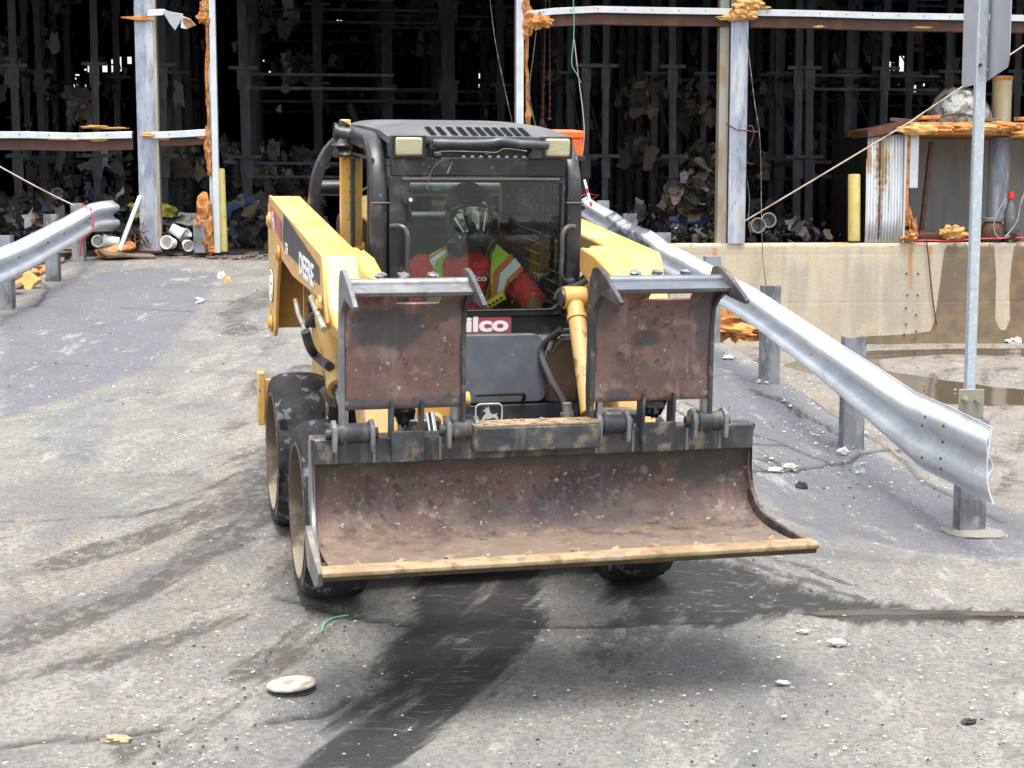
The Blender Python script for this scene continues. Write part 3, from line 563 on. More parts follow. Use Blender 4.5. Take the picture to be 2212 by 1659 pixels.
# crumpled stub at the upper left column
m=MB()
def PBl(u,v,q): return wl(PB(u,v,q))
def sheet(m,pts,th=.012):
    n=len(pts); f=[Vector(PBl(*p)) for p in pts]; o=Vector((FN[0]*th,FN[1]*th,0)); m.add([*f,*[x+o for x in f]],[tuple(range(n)),tuple(range(2*n-1,n-1,-1))]+[(i,(i+1)%n,(i+1)%n+n,i+n) for i in range(n)])
sheet(m,[(318,21,-.08),(345,19,-.10),(358,20,-.12),(352,33,-.12),(318,35,-.08)])
sheet(m,[(352,20,-.12),(372,26,-.18),(396,30,-.2),(388,50,-.15),(378,66,-.12),(366,50,-.17),(355,32,-.14)])
sheet(m,[(365,25,-.1),(385,30,-.05),(410,40,-.02),(424,54,0),(402,63,-.05),(390,60,-.1),(392,38,-.12)])
st=m.build('torn_girt',girtm,wh,bevel=.004); st['label']='crumpled torn girt end hanging beside the left column'
m=MB(); sheet(m,[(260,36,-.1),(290,35,-.09),(330,38,-.09),(336,42,-.09),(300,44,-.09),(262,39,-.1)]); lump(m,PBl(306,38,-.06),(.1,.03,.03),3); m.build('foam_remnant',foam,wh,bevel=.004); m=MB(); sheet(m,[(388,34,-.13),(412,43,-.05),(422,53,-.01),(405,60,-.05),(398,50,-.1)]); m.build('foam_remnant',foam,wh,bevel=.004)
# foam remnants stuck to steel
def foams(lst,mat=foam,name='foam_remnant',par=wh,seed=0):
    for i,l in enumerate(lst):
        m=MB()
        for j,(u,v,q,ru,rv,rq) in enumerate(l):
            k=21./3400; lump(m,PBl(u,v,q),(ru*k,rq,rv*k),seed+i*5+j,rough=.38,n=22,m=16,freq=2.3)
        m.builds(name,mat,par)
foams([[(441,15,.0,9,16,.05),(437,38,-.02,12,10,.06),(449,45,0,8,10,.05)],
       [(449,90,.02,4,46,.03),(447,180,.02,3.5,50,.03),(450,240,0,3,40,.03)],
       [(449,310,.0,7,34,.05),(452,355,0,5,24,.04)],
       [(441,455,-.06,14,34,.10),(447,500,-.06,13,40,.10),(432,480,-.08,9,20,.1),(455,540,-.05,7,12,.05)],
       [(1134,10,0,10,20,.06),(1142,45,0,15,26,.07),(1160,45,-.03,22,17,.08),(1180,47,-.03,14,12,.06),(1136,72,0,7,14,.05)],
       [(1137,110,.03,4,45,.03),(1139,200,.03,4,50,.03),(1141,255,.02,6,30,.04)]])
foams([[(1608,10,-.10,22,18,.10),(1624,6,-.08,24,14,.08),(1598,30,-.11,20,10,.08),(1580,38,-.09,26,6,.05),(1618,32,-.1,18,9,.07)],
       [(1640,16,-.05,22,3.5,.05)],[(205,274,0,26,3,.06),(240,277,0,30,2,.05)],[(130,300,-.01,40,3,.04),(210,301,-.01,22,4,.04),(318,292,-.07,14,5,.04)],[(352,299,-.01,14,3.5,.03),(436,294,-.01,9,5,.04)],[(1765,58,.02,18,3,.04),(1990,60,.02,24,3,.04)]],foamlight,seed=60)
# bracket on the right column
m=MB(); k0=PBl(1568,266,-.1); k1=PBl(1590,280,-.12); k2=PBl(1636,285,-.1); m.tube([k0,k1,k2],.012,6); m.tube(spline([PBl(1617,272,-.1),PBl(1626,274,-.14),PBl(1628,292,-.14),PBl(1620,316,-.1)],4),.008,6); m.tube(spline([PBl(1612,348,-.1),PBl(1618,353,-.14),PBl(1628,354,-.1)],4),.006,6); m.build('bent_bracket',pipebr,colR)
# ---- storage racks
def rack(name,label,p,q0,nb,pitch,zt=6.3,w=.09,levels=(0,1,2,3),bars=True,cat='rack',jit=.02,seed=0,cross=False):
    rr=random.Random(seed); o=thing(name,label,cat,Q(p,q0,FLZ),group='burned storage racks inside the warehouse'); b=Vector(Q(p,q0,FLZ))
    for k in range(nb):
        q=q0+k*pitch+rr.uniform(-jit,jit); pj=p+rr.uniform(-jit,jit)*1.5; m=MB()
        fbox(m,pj-w/2,pj+w/2,q,q+.012,FLZ,zt,b); fbox(m,pj-w/2,pj-w/2+.012,q+.012,q+.07,FLZ,zt,b); fbox(m,pj+w/2-.012,pj+w/2,q+.012,q+.07,FLZ,zt,b)
        if k%2==0 or k<2:
            for l in levels:
                z=FLZ+1.29*(l+1); s=rr.uniform(.16,.22); fbox(m,pj-s,pj+s,q-.03,q-.002,z-.025,z+.025,b); 
                if k<2: fbox(m,pj-w*.7,pj+w*.7,q-.012,q-.001,z-.32,z-.03,b)
        lx_=rr.uniform(-.012,.012); ly_=rr.uniform(-.012,.012); m.v=[(x+lx_*z+.008*math.sin(z*2.1+k),y+ly_*z,z) for x,y,z in m.v]
        m.build('post',charm,o)
    m=MB()
    for l in levels:
        z=FLZ+1.29*(l+1)-.06+rr.uniform(-.02,.02)
        fbox(m,p-.03,p+.03,q0+.05,q0+(nb-1)*pitch,z-.05,z,b)
        if cross:
            for k in range(0,nb,2):
                q=q0+k*pitch+.1; fbox(m,p,p+2.2,q,q+.05,z-.04,z,b); fbox(m,p,p+2.2,q,q+.05,z-.24,z-.2,b)
    m.builds('beam',charm,o)
    m=MB()
    for k in range(0,min(nb,6)-1,2):
        for l in (0,1,2):
            z=FLZ+1.29*l; q=q0+k*pitch; a=Vector(Q(p,q+.06,z+.1))-b; c=Vector(Q(p,q+pitch,z+1.1))-b; m.tube([a,c],.014,5)
    m.builds('brace',charm,o)
    return o
names=['nearest the door jamb','second from the door jamb','third from the door jamb','behind the right column','just right of the right column','behind the yellow bollard','behind the white shed panel','at the far right edge']
for i,(u,q0,w) in enumerate(((1262,2.0,.10),(1304,2.0,.09),(1407,3.4,.10),(1456,2.0,.10),(1520,3.2,.09),(1683,3.0,.10),(1722,2.0,.11),(1754,2.0,.11),(1822,2.6,.10),(1906,2.0,.11),(1960,2.8,.10),(2049,2.4,.10),(2196,2.2,.10))):
    p=toPQ(PB(u,300,q0))[0]
    rack('storage_rack','row of charred rack posts seen '+['first right of the door jamb','close beside the first, right of the orange toolbox','at the left of the cardboard heap','with a bright cross plate above the cardboard heap','dim, left behind the right column','dim, first right of the right column','second right of the right column','bright, third right of the right column','above the yellow bollard','above the corrugated shed panel','left of the foil covered tank','behind the foil covered tank','behind the shed at the right picture edge'][i],p,q0,(4 if i>9 else 5) if i>7 else (9 if i%2 else 7),1.35+.2*(i%3),w=w,seed=i,cross=(i%4==2))
for i,(u,q0,w) in enumerate(((38,3.,.11),(66,5.,.09),(96,4.,.10),(205,2.6,.10),(350,2.6,.11),(383,4.,.10),(530,3.,.14),(690,6.,.14),(838,6.5,.18),(972,5.5,.22),(1082,6.,.12))):
    p=toPQ(PB(u,300,q0))[0]
    rack('storage_rack','row of blackened rack posts '+['at the far left picture edge','second from the left picture edge','third from the left picture edge','above the left guardrail end','between left column and door jamb, nearer','between left column and door jamb, farther','right of the left yellow bollard','left of the loader cab, beyond the arch','above the left cab lamp','above the middle of the cab roof, widest','just left of the right door jamb'][i],p,q0,(2 if i<4 else (5 if q0<5 else 3)),2.4 if i<4 else (1.6 if q0<5 else 2.8),w=w,seed=30+i,cross=(i in (6,7,8)))
# ---- mixed debris
def debris(name,label,boxes,n,smin,smax,pal,seed=0,hang=False,mat=debrism,kind='stuff'):
    rr=random.Random(seed); mb=MB(); mb.cols=[]
    for _ in range(n):
        bx=rr.choice(boxes); u0,v0,u1,v1,q0,q1=bx; q=rr.uniform(q0,q1); c=Vector(PB(rr.uniform(u0,u1),rr.uniform(v0,v1),q)); c.z=max(c.z,FLZ+.02)
        s=smin*.6+(smax*1.5-smin*.6)*rr.random()**2.6; colr=rr.choice(pal); f=rr.uniform(.6,1.15); colr=tuple(x*f for x in colr)
        e=Matrix.Rotation(rr.uniform(0,6.3),3,'Z')@Matrix.Rotation(rr.uniform(-1.3,1.3),3,'X')@Matrix.Rotation(rr.uniform(-1,1),3,'Y')
        if hang: e=Matrix.Rotation(rr.uniform(-.6,.6),3,'Z')@Matrix.Rotation(rr.uniform(1.2,1.9),3,'X')
        nx_,ny_=3,3; vs=[]; sy=s*rr.uniform(.5,1.6 if not hang else 2.4); bend=rr.uniform(-.5,.5)*s; 
        for i in range(nx_+1):
            for j in range(ny_+1):
                J=.45 if hang else .25; x=(i/nx_-.5)*s*2*(1+rr.uniform(-J,J))+(rr.uniform(-.4,.4)*s if hang else 0); y=(j/ny_-.5)*sy*2*(1+rr.uniform(-J,J))+(rr.uniform(-.3,.3)*s if hang else 0); z=bend*((i/nx_-.5)**2*4)+rr.uniform(-.28,.28)*s
                vs.append(c+e@Vector((x,y,z)))
        mb.add(vs,[(i*(ny_+1)+j,(i+1)*(ny_+1)+j,(i+1)*(ny_+1)+j+1,i*(ny_+1)+j+1) for i in range(nx_) for j in range(ny_)]); mb.cols+=[(*colr,1)]*len(vs)
    return tag(mb.build(name,mat,recalc=False,sharp=60),label,'debris',kind=kind)
dkpal=[(.03,.028,.025)]*5+[(.07,.06,.05)]*4+[(.13,.11,.09)]*2+[(.28,.28,.27)]*2
cpal=[(.14,.10,.065)]*5+[(.22,.17,.115)]*3+[(.05,.04,.03)]*6+[(.36,.36,.34)]+[(.04,.10,.30)]*1
wpal=[(.26,.26,.25)]*2+[(.10,.095,.09)]*4+[(.03,.028,.026)]*11+[(.16,.11,.07)]*3+[(.04,.09,.22)]*1
debris('cardboard_heap','tall heap of sodden cardboard and paper left of the right column',[(1440,400,1556,500,1.2,3),(1470,340,1556,430,2,3.4),(1500,320,1556,350,2.4,3.2)],900,.03,.085,cpal,1)
debris('rubble','heap of burnt cartons and tubs on the floor left of the door',[(-30,420,290,520,1.0,5),(0,470,300,540,.6,2),(345,470,450,540,.7,3)],1300,.025,.08,wpal,2)
debris('rubble','burnt cartons covering the floor between door jamb and loader',[(480,430,700,540,1.,5),(490,330,700,440,4,6)],1000,.025,.08,wpal,3)
debris('rubble','dark low rubble between right column and yellow bollard',[(1615,470,1860,525,.3,4),(1615,440,1720,500,3,5)],420,.02,.06,dkpal*2+wpal,4)
debris('rubble','black litter behind the right guardrail end',[(1280,440,1440,520,1,4),(1420,490,1570,522,.2,2)],300,.02,.06,dkpal*2+wpal[:3],5)
for i,(lab,bx) in enumerate((('scorched paper scraps hanging on the upper racks left of the cab',[(560,0,640,70,6,7),(590,120,670,190,6,7),(650,140,700,170,6,7)]),
    ('scorched paper hanging high above the cab roof',[(880,0,990,60,6.5,7.2),(1100,40,1140,90,6,7)]),
    ('scorched paper hanging from racks left of the right column',[(1370,170,1480,240,3,4),(1480,180,1545,260,3,4),(1350,290,1410,340,3,4)]),
    ('scorched paper hanging above the left girt',[(-10,90,40,150,3.5,4.5),(150,200,200,260,3,4)]),
    ('scorched paper hanging below the left girt',[(170,310,290,430,3,4),(340,310,440,430,3,4),(480,310,600,400,3,4)]),
    ('scorched paper hanging from racks right of the right column',[(1640,0,1850,20,3,4),(1640,180,1730,220,3,4),(2010,120,2060,230,3,4),(1880,60,1930,90,3,4),(1620,330,1690,400,3,4)]))):
    debris('hanging_scraps',lab,bx,110,.025,.07,dkpal[:9]+[(.10,.075,.05)]*3+[(.22,.22,.21)]*(2 if i in (0,4) else 0),20+i,hang=True)
for i,(lab,bx) in enumerate((('dark tatters hanging at every height in the left bays',[(-20,0,640,270,3,9)]),('dark tatters hanging in the deep middle bay above the cab',[(700,0,1100,250,6,12)]),
    ('dark tatters hanging between right door jamb and right column',[(1150,60,1560,330,3,9)]),('dark tatters hanging right of the right column',[(1620,60,2080,260,3,9),(1620,260,1860,430,3,8)]),('dark tatters hanging low in the left bays',[(-20,300,640,440,3,8)]))):
    debris('hanging_scraps',lab,bx,(240,240,260,240,420)[i],.012,.05,[(.022,.021,.02)]*7+[(.05,.045,.04)]*4+[(.10,.082,.06)]*2+[(.19,.185,.18)]*(i%2),40+i,hang=True)
# white tub lids and tubs
def tub(label,u,v,q,r,h,axis_,mat=plastw,group=None,lid=True,z=None):
    c=Vector(PB(u,v,q)); 
    if z is not None: c.z=z
    o=thing('plastic_tub',label,'tub',c,group=group); m=MB(); a=Vector(axis_).normalized()
    m.lathe([(-h/2,0.0001),(-h/2,r*.82),(h/2-.03,r*.97),(h/2-.03,r*1.05),(h/2,r*1.05),(h/2,r*.93),(-h/2+.01,r*.78),(-h/2+.01,.0001)],(0,0,0),a,20); m.build('bucket',mat,o)
    m=MB(); m.lathe([(h/2-.012,r*1.062),(h/2-.035,r*1.075),(h/2-.04,r*1.062)],(0,0,0),a,20); m.build('rim',mat,o); return o
tub('white tub lying open towards the camera left of the left column',211,526,.15,.075,.15,(.3,-1,.05),z=1.33)
tub('white tub lying on its side next to the leaning pole',240,529,.1,.085,.2,(-1,-.3,.1),z=1.32)
tub('open white tub right of the left column, mouth facing out',366,533,-.02,.085,.16,(-.3,-1,.15),z=1.31)
tub('cream tub tipped on top of the small tub pile right of the left column',382,511,.1,.075,.17,(.8,.1,-.5),z=1.46)
tub('white tub lowest of the pile beside the orange foam',405,538,.0,.07,.13,(.5,-1,-.2),z=1.28)
tub('white tub leaning at the back of the small tub pile',398,522,.2,.065,.15,(1,-.4,.7),z=1.40)
for u,v in ((617,134),(619,148),(634,150),(617,162),(630,166),(645,163)): tub('round white tub end in the cluster stacked high on a dark rack',u,v,7.,.07,.18,(.1,-1,0),plastd,'tubs clustered high on the rack')
for u,v in ((640,390),(632,408),(648,404)): tub('round grey tub end glowing in the dark left of the loader arch',u,v,5.2,.055,.16,(.1,-1,0),plastd,'tubs left of the loader arch')
tub('sooty white tub end in the rubble above the left guardrail',125,418,1.6,.075,.16,(.2,-1,0),plastd)
tub('big round grey drum end lying right of the right column, left of the two',1633,488,.25,.10,.2,(.2,-1,.1),plastd)
tub('big round grey drum end lying right of the right column, right of the two',1657,478,.45,.10,.2,(.1,-1,.2),plastd)
m=MB(); c=PB(330,462,1.4); lump(m,(0,0,0),(.27,.12,.15),4,.5,18,12); o=m.build('yellow_bag',M('yellow_plastic',(.42,.36,.04),.5,layers=[((.1,.08,.03),6,.45,.65,.8)],bump=(12,.8,.02))); o.location=c; tag(o,'crumpled yellow plastic bag behind the left column','bag')
m=MB(); a=Vector(PB(302,425,-.06)); b2=Vector(PB(258,541,-.55)); m.cyl((0,0,0),a-b2,.028,12); o=m.build('metal_pole',galvrail); o.location=b2; tag(o,'light metal pole leaning against the left column','pole')
m=MB(); m.box(-.02,.13,-.05,.05,0,.42); m.box(-.03,.02,-.03,.02,0,.38); o=m.build('grey_post_stub',postm,bevel=.01); o.location=Vector(PB(424,548,-.1)); o.location.z=1.18; tag(o,'short grey steel stub beside the orange foam at the jamb','post')
# shattered wood tangle
rr=random.Random(5); m=MB()
for i in range(60):
    a=Vector((rr.uniform(-.14,.16),rr.uniform(-.1,.1),rr.uniform(0,.3))); m.tube([a,a+Vector((rr.uniform(-.1,.1),rr.uniform(-.05,.05),rr.uniform(-.12,.12)))],rr.uniform(.004,.012),5)
o=m.build('wood_tangle',pipebr); c=PB(290,542,-.1); o.location=(c[0],c[1],1.19); tag(o,'tangle of burnt brown slivers at the foot of the left column','debris')
# bollards
def bollard(label,u0,v0,u1,v1,q,r):
    b_=Vector(PB(u1,v1,q)); t=Vector(PB(u0,v0,q)); o=thing('bollard',label,'bollard',b_,group=None); m=MB(); d=t-b_; n=26
    m.tube([(0,0,0),d*.98,d*.995,d],[r,r,r*.93,r*.6],n); m.build('pipe',bollm,o); m=MB(); m.tube([(0,0,-.01),(0,0,.012)],r*1.15,n); m.build('foot_ring',darkgrease,o)
bollard('yellow pipe bollard leaning behind the left door jamb',475,364,482,545,.12,.062)
bollard('yellow pipe bollard on the concrete wall left of the white shed',1845,376,1845,522,.12,.083)
# ---- concrete wall of the loading dock
cw=thing('concrete_wall','tan stained concrete dock wall with a large wet patch','wall',Q(1.,0,-.1))
def wallsheet(p0,p1,name,par):
    b=par.location; ps=np.arange(p0,p1+.001,.03); zs=np.linspace(-.25,1.275,52); PPp,ZZ=np.meshgrid(ps,zs); X=PPp.ravel(); Z=ZZ.ravel()
    def wp(l): return [(toPQ(PB(u,v,0))[0],toPQ(PB(u,v,0))[2]) for u,v in l]
    wetw=polymask(wp([(2058,515),(2228,515),(2229,742),(1990,742),(1800,748),(1850,728),(1960,722),(2010,716),(2020,690),(2032,600),(2040,540)]),.03,X,Z)
    d=polymask(wp([(2146,512),(2194,512),(2186,560),(2180,620),(2182,690),(2172,714),(2160,712),(2150,690),(2152,600)]),.02,X,Z); wetw*=1-d
    rustw=np.zeros(len(X))
    for q in ([(2185,560),(2212,540),(2240,560),(2235,690),(2200,680),(2182,690)],[(1640,530),(1648,530),(1650,580),(1638,600)],[(1538,525),(1550,525),(1549,560),(1540,556)],[(2000,515),(2020,515),(2012,580),(2002,560)],[(1960,520),(1975,520),(1972,640),(1962,620)],[(1920,520),(1935,520),(1928,560)]): addm(rustw,polymask(wp(q),.05,X,Z))
    dirt=np.zeros(len(X))
    for q in ([(1890,560),(1990,565),(2010,720),(1830,735),(1900,700)],[(1690,560),(1760,570),(1760,690),(1690,680)],[(1830,570),(1900,560),(1900,700),(1840,720)]): addm(dirt,polymask(wp(q),.15,X,Z))
    top=np.clip((Z-1.20)/.06,0,1)
    rgn=np.random.default_rng(4); dep=rgn.normal(size=len(X))*.0004
    lines=np.zeros(len(X))
    for zz in (1.13,.47): addm(lines,np.clip(1-np.abs(Z-zz)/.02,0,1))
    dep+=lines*.0015+np.where(Z>1.26,.012*rgn.random(len(X)),0)
    nx2,nz2=len(ps),len(zs); vs=[Q(x,d_,z) for x,d_,z in zip(X,dep,Z)]; vs=np.array(vs)-np.array(b)
    idx=np.arange(nx2*nz2).reshape(nz2,nx2); f=np.stack([idx[:-1,:-1],idx[:-1,1:],idx[1:,1:],idx[1:,:-1]],-1).reshape(-1,4).tolist(); vs=vs.tolist(); n0=len(vs)
    for (p,q,z) in ((p0,.34,1.275),(p1,.34,1.275),(p0,.34,-.25),(p1,.34,-.25)): w_=Q(p,q,z); vs.append([w_[i]-b[i] for i in range(3)])
    tl,tr_=int(idx[-1,0]),int(idx[-1,-1]); f+=[tuple(int(i) for i in idx[-1,:])+(n0+1,n0)]; f+=[tuple(int(i) for i in idx[::-1,0])+(n0+2,n0) if 0 else tuple(int(i) for i in idx[:,0])+(n0,n0+2)]
    me=bpy.data.meshes.new(name); me.from_pydata(vs,[],f); ca=me.color_attributes.new('wa','FLOAT_COLOR','POINT'); C_=np.zeros((len(vs),4)); C_[:n0]=np.stack([wetw,rustw,dirt,lines],1); ca.data.foreach_set('color',C_.astype(np.float32).ravel())
    for p in me.polygons: p.use_smooth=False
    me.materials.append(wallm); o=bpy.data.objects.new(name,me); COL.objects.link(o); o.parent=par; return o
wallm,nt,b=newmat('dock_concrete'); A=nd(nt,'ShaderNodeAttribute',attribute_name='wa'); s_=nd(nt,'ShaderNodeSeparateColor'); nt.links.new(A.outputs['Color'],s_.inputs[0]); e=noise(nt,6,6); vert=noise(nt,3,5,(2.5,2.5,.3),.65); f_=noise(nt,45,4,rough=.7)
col=mixc(nt,smooth(nt,noise(nt,1.3,5),.35,.65),(.50,.42,.30),(.43,.37,.28)); col=mixc(nt,mathn(nt,'MULTIPLY',smooth(nt,vert,.46,.68),.45),col,(.32,.29,.24))
dr=smooth(nt,mathn(nt,'ADD',s_.outputs[2],mathn(nt,'MULTIPLY',mathn(nt,'SUBTRACT',vert,.5),1.6)),.4,1.); col=mixc(nt,mathn(nt,'MULTIPLY',dr,.5),col,(.30,.28,.24))
ru=smooth(nt,mathn(nt,'ADD',s_.outputs[1],mathn(nt,'MULTIPLY',mathn(nt,'SUBTRACT',vert,.5),1.2)),.4,.9); col=mixc(nt,mathn(nt,'MULTIPLY',ru,.75),col,(.42,.19,.06))
col=mixc(nt,mathn(nt,'MULTIPLY',smooth(nt,f_,.5,.68),.4),col,(.22,.19,.15)); col=mixc(nt,mathn(nt,'MULTIPLY',smooth(nt,voro(nt,16),.14,.08),.6),col,(.66,.62,.5))
ww=smooth(nt,mathn(nt,'ADD',s_.outputs[0],mathn(nt,'MULTIPLY',mathn(nt,'SUBTRACT',e,.5),.3)),.42,.56); col=mixc(nt,mathn(nt,'MULTIPLY',ww,.9),col,mixc(nt,smooth(nt,noise(nt,4,5),.42,.62),(.11,.08,.05),(.18,.12,.06)))
sz=nd(nt,'ShaderNodeSeparateXYZ'); tcn=nd(nt,'ShaderNodeTexCoord'); nt.links.new(tcn.outputs['Object'],sz.inputs[0]); tp=mathn(nt,'MULTIPLY',smooth(nt,sz.outputs[2],1.30,1.37),smooth(nt,noise(nt,5,4),.40,.5)); col=mixc(nt,tp,col,(.66,.56,.40)); tp2=mathn(nt,'MULTIPLY',smooth(nt,sz.outputs[2],1.34,1.372),smooth(nt,noise(nt,2.2,4,off=(3,0,0)),.52,.6)); col=mixc(nt,mathn(nt,'MULTIPLY',tp2,.8),col,(.55,.22,.06))
nt.links.new(col,b.inputs['Base Color']); nt.links.new(mathn(nt,'SUBTRACT',.9,mathn(nt,'MULTIPLY',ww,.35)),b.inputs['Roughness'])
bp=nd(nt,'ShaderNodeBump'); bp.inputs['Distance'].default_value=.005; bp.inputs['Strength'].default_value=.2; nt.links.new(mathn(nt,'ADD',f_,mathn(nt,'MULTIPLY',A.outputs['Alpha'],-.15)),bp.inputs['Height']); nt.links.new(bp.outputs[0],b.inputs['Normal'])
bpy.context.view_layer.update()
wallsheet(-.95,9.5,'wall_face',cw)
m=MB(); 
for i,(u,v) in enumerate([(1960,637),(1982,637),(1957,665),(1979,680),(1957,700),(1979,716),(1953,722),(1976,731),(1958,591),(1983,591)]):
    c=Vector(PB(u,v,-.004))-cw.location; d=Vector((FN[0],FN[1],0))*.012; m.cyl(c-d,c+d,.012,8)
m.builds('bolt_hole',stonem,cw)
cw2=thing('concrete_wall','short concrete dock wall left of the ramp, mostly hidden by rubble','wall',Q(-12,0,-.1)); bpy.context.view_layer.update()
m=MB(); fbox(m,-14,-7.6,0,.3,-.3,1.22,cw2.location); m.build('wall_face',wallm,cw2)
# ---- white shed on the dock
sh=thing('shed','half collapsed white shed on the dock with orange foam roof','shed',Q(6.,0.3,1.27)); bpy.context.view_layer.update(); so=sh.location.copy()
def SPQ(u,v,q): return toPQ(PB(u,v,q))
pL=SPQ(1872,400,.02)[0]; pR=SPQ(1950,400,.02)[0]; zT=2.69
m=MB(); n=48; prof=[]
for i in range(n+1):
    t=i/n; p=lerp(pL,pR,t); prof.append((p,.02+(.018 if (i%4) in (0,1) else -.014)))
rings=[]
for z in (1.28,1.6,2.0,2.4,zT): 
    rings.append([Vector(Q(p,q+.015*math.sin(z*3),z+ (p-pL)*(.12 if z>2.6 else 0)))-so for p,q in prof])
m.loft(rings,closed=False); pc1=Vector(Q(pL+(pR-pL)*.40,0,2.35))-so; pc2=Vector(Q(pL+(pR-pL)*.36,0,1.7))-so; pc3=Vector(Q(pL+.03,0,2.4))-so
corr2=blotched('corrugated_rust_streaked',corrm,[(tuple(pc1),(.10,.5,.42),(.30,.22,.10),.85),(tuple(pc2),(.035,.5,.45),(.16,.07,.025),.85),(tuple(pc1+Vector((-.03,0,.1))),(.03,.5,.35),(.14,.06,.02),.9),(tuple(pc3),(.04,.5,.2),(.45,.22,.08),.7)],14)
o=m.build('corrugated_panel',corr2,sh,recalc=False); sm=o.modifiers.new('s','SOLIDIFY'); sm.thickness=.006
m=MB(); fbox(m,pR,pR+.03,-.03,.0,1.28,2.83,so); fbox(m,pR+.0,pR+.012,0,.4,1.28,2.80,so); m.build('corner_trim',girtm,sh,bevel=.003)
m=MB(); fbox(m,pR+.035,pR+.075,-.02,.02,1.5,2.8,so); m.build('jamb_foam',foam,sh,bevel=.005)
m=MB(); fbox(m,pR+.08,pR+.115,.04,.10,1.28,2.7,so); m.build('jamb',pipebr,sh)
m=MB(); fbox(m,pR+.08,pR+.20,-.015,.005,2.02,2.74,so); m.build('loose_sheet',girtm,sh,bevel=.004)
m=MB(); 
vs=[]
for p,z0,z1 in ((pL-.02,2.70,2.80),(pR+.02,2.80,2.93)):
    for q in (-.04,.6):
        for z in (z0,z1): vs.append(Vector(Q(p,q,z))-so)
m.add(vs,[(0,1,3,2),(4,6,7,5),(0,4,5,1),(2,3,7,6),(0,2,6,4),(1,5,7,3)]); m.build('fascia',pipebr,sh)
m=MB(); fbox(m,pR+.02,11.5,-.12,2.4,2.74,2.90,so); m.build('roof_slab',foam,sh,bevel=.01)
m=MB(); fbox(m,pR+.1,11.5,1.5,1.54,1.24,2.735,so); m.build('back_wall',roomm,sh)
m=MB(); fbox(m,pL,pL+.03,.05,1.5,1.24,2.73,so); m.build('side_wall',chardk,sh)
rr=random.Random(11)
for i in range(12):
    m=MB(); p=pR+.15+i*.30; lump(m,Vector(Q(p,-.12+rr.uniform(-.02,.03),rr.uniform(2.74,2.84)))-so,(rr.uniform(.18,.28),.09,rr.uniform(.05,.09)),i,.32,22,14,2.2); m.build('foam_edge',foam if i%3 else foamlight,sh)
for i in range(7):
    m=MB(); p=pR+.0+i*.33+rr.uniform(-.1,.1); c=Vector(Q(p,rr.uniform(.0,.3),2.93+rr.uniform(0,.05)))-so; M4=Matrix.Translation(c)@Matrix.Rotation(rr.uniform(-.5,.5),4,'Z')@Matrix.Rotation(rr.uniform(-.1,.1),4,'Y'); m.box(-rr.uniform(.1,.3),rr.uniform(.1,.3),-.08,.08,-.02,.03,M4); m.build('roof_scrap',foam if i%2 else boardm,sh,bevel=.008)
m=MB(); 
for j,(u,v,ru,rv) in enumerate(((1968,508,12,12),(1973,488,6,16),(1964,470,4,20),(1962,515,14,7))): lump(m,Vector(PB(u,v,-.03))-so,(ru*.0064,.06,rv*.0064),70+j,.5,18,12,2.6)
m.build('foam_lump',foam,sh)
def obj_at(name,mb,mat,c,label,cat,**k):
    o=mb.build(name,mat,**k); o.location=c; return tag(o,label,cat)
# things on and in the shed
c=Vector(PB(2070,262,.45)); c.z=2.90
m=MB(); lump(m,(0,0,.04),(.44,.42,.46),9,.07,40,24,2.5); m.v=[(x,y,max(z,.0)) for x,y,z in m.v]; t_=thing('tank','round foil covered tank on the shed roof behind the sign','tank',c); m.build('shell',tankm,t_); m=MB(); m.tube([Vector((.30*math.cos(a)-.12,-.42,max(.0,.12*math.sin(a)))) for a in np.linspace(0,PI,12)],.012,6); m.build('hatch_rim',pipebr,t_)
def pipe(name,label,a,b_,r,mat,cat='pipe',n=20): 
    a=Vector(a);b_=Vector(b_); m=MB(); m.cyl((0,0,0),b_-a,r,n); return obj_at(name,m,mat,a,label,cat)
a=Vector(PB(2153,515,.55)); a.z=1.25
pc=thing('pipe_column','thick weathered pipe column through the shed roof beside the tank','column',a); m=MB(); m.cyl((0,0,0),(0,0,1.47),.15,24); m.build('lower_pipe',colm,pc); m=MB(); m.cyl((0,0,1.66),(0,0,2.26),.135,24); m.build('upper_pipe',pipeyel,pc); m=MB(); m.cyl((0,0,2.261),(0,0,2.32),.142,24); m.build('top_ring',foam,pc)
a=Vector(PB(1990,500,.4)); e_=Vector(PB(2012,306,.35)); pipe('drain_pipe','dark rusty pipe leaning inside the shed opening',a,e_,.036,pipebr)
a=Vector(PB(1990,499,.30)); a.z=1.36; e_=Vector(PB(2200,497,.30)); e_.z=1.36; m=MB(); m.cyl((0,0,0),e_-a,.085,20); m.sphere((0,0,0),.087,16,10); obj_at('floor_pipe',m,pipebr,a,'thick rusty pipe lying along the shed floor','pipe')
c=Vector(PB(2144,500,.15)); c.z=1.275; m=MB(); m.lathe([(0,.001),(0,.10),(.06,.165),(.18,.17),(.26,.13),(.30,.10),(.31,.001)],(0,0,0),(0,0,1),24); t_=thing('iron_pot','round rusty iron pot with white collar in the shed','pot',c); m.build('body',pipebr,t_); m=MB(); m.lathe([(.29,.14),(.32,.15),(.34,.15),(.345,.12),(.30,.12)],(0,0,0),(0,0,1),24); m.build('collar',plastd,t_)
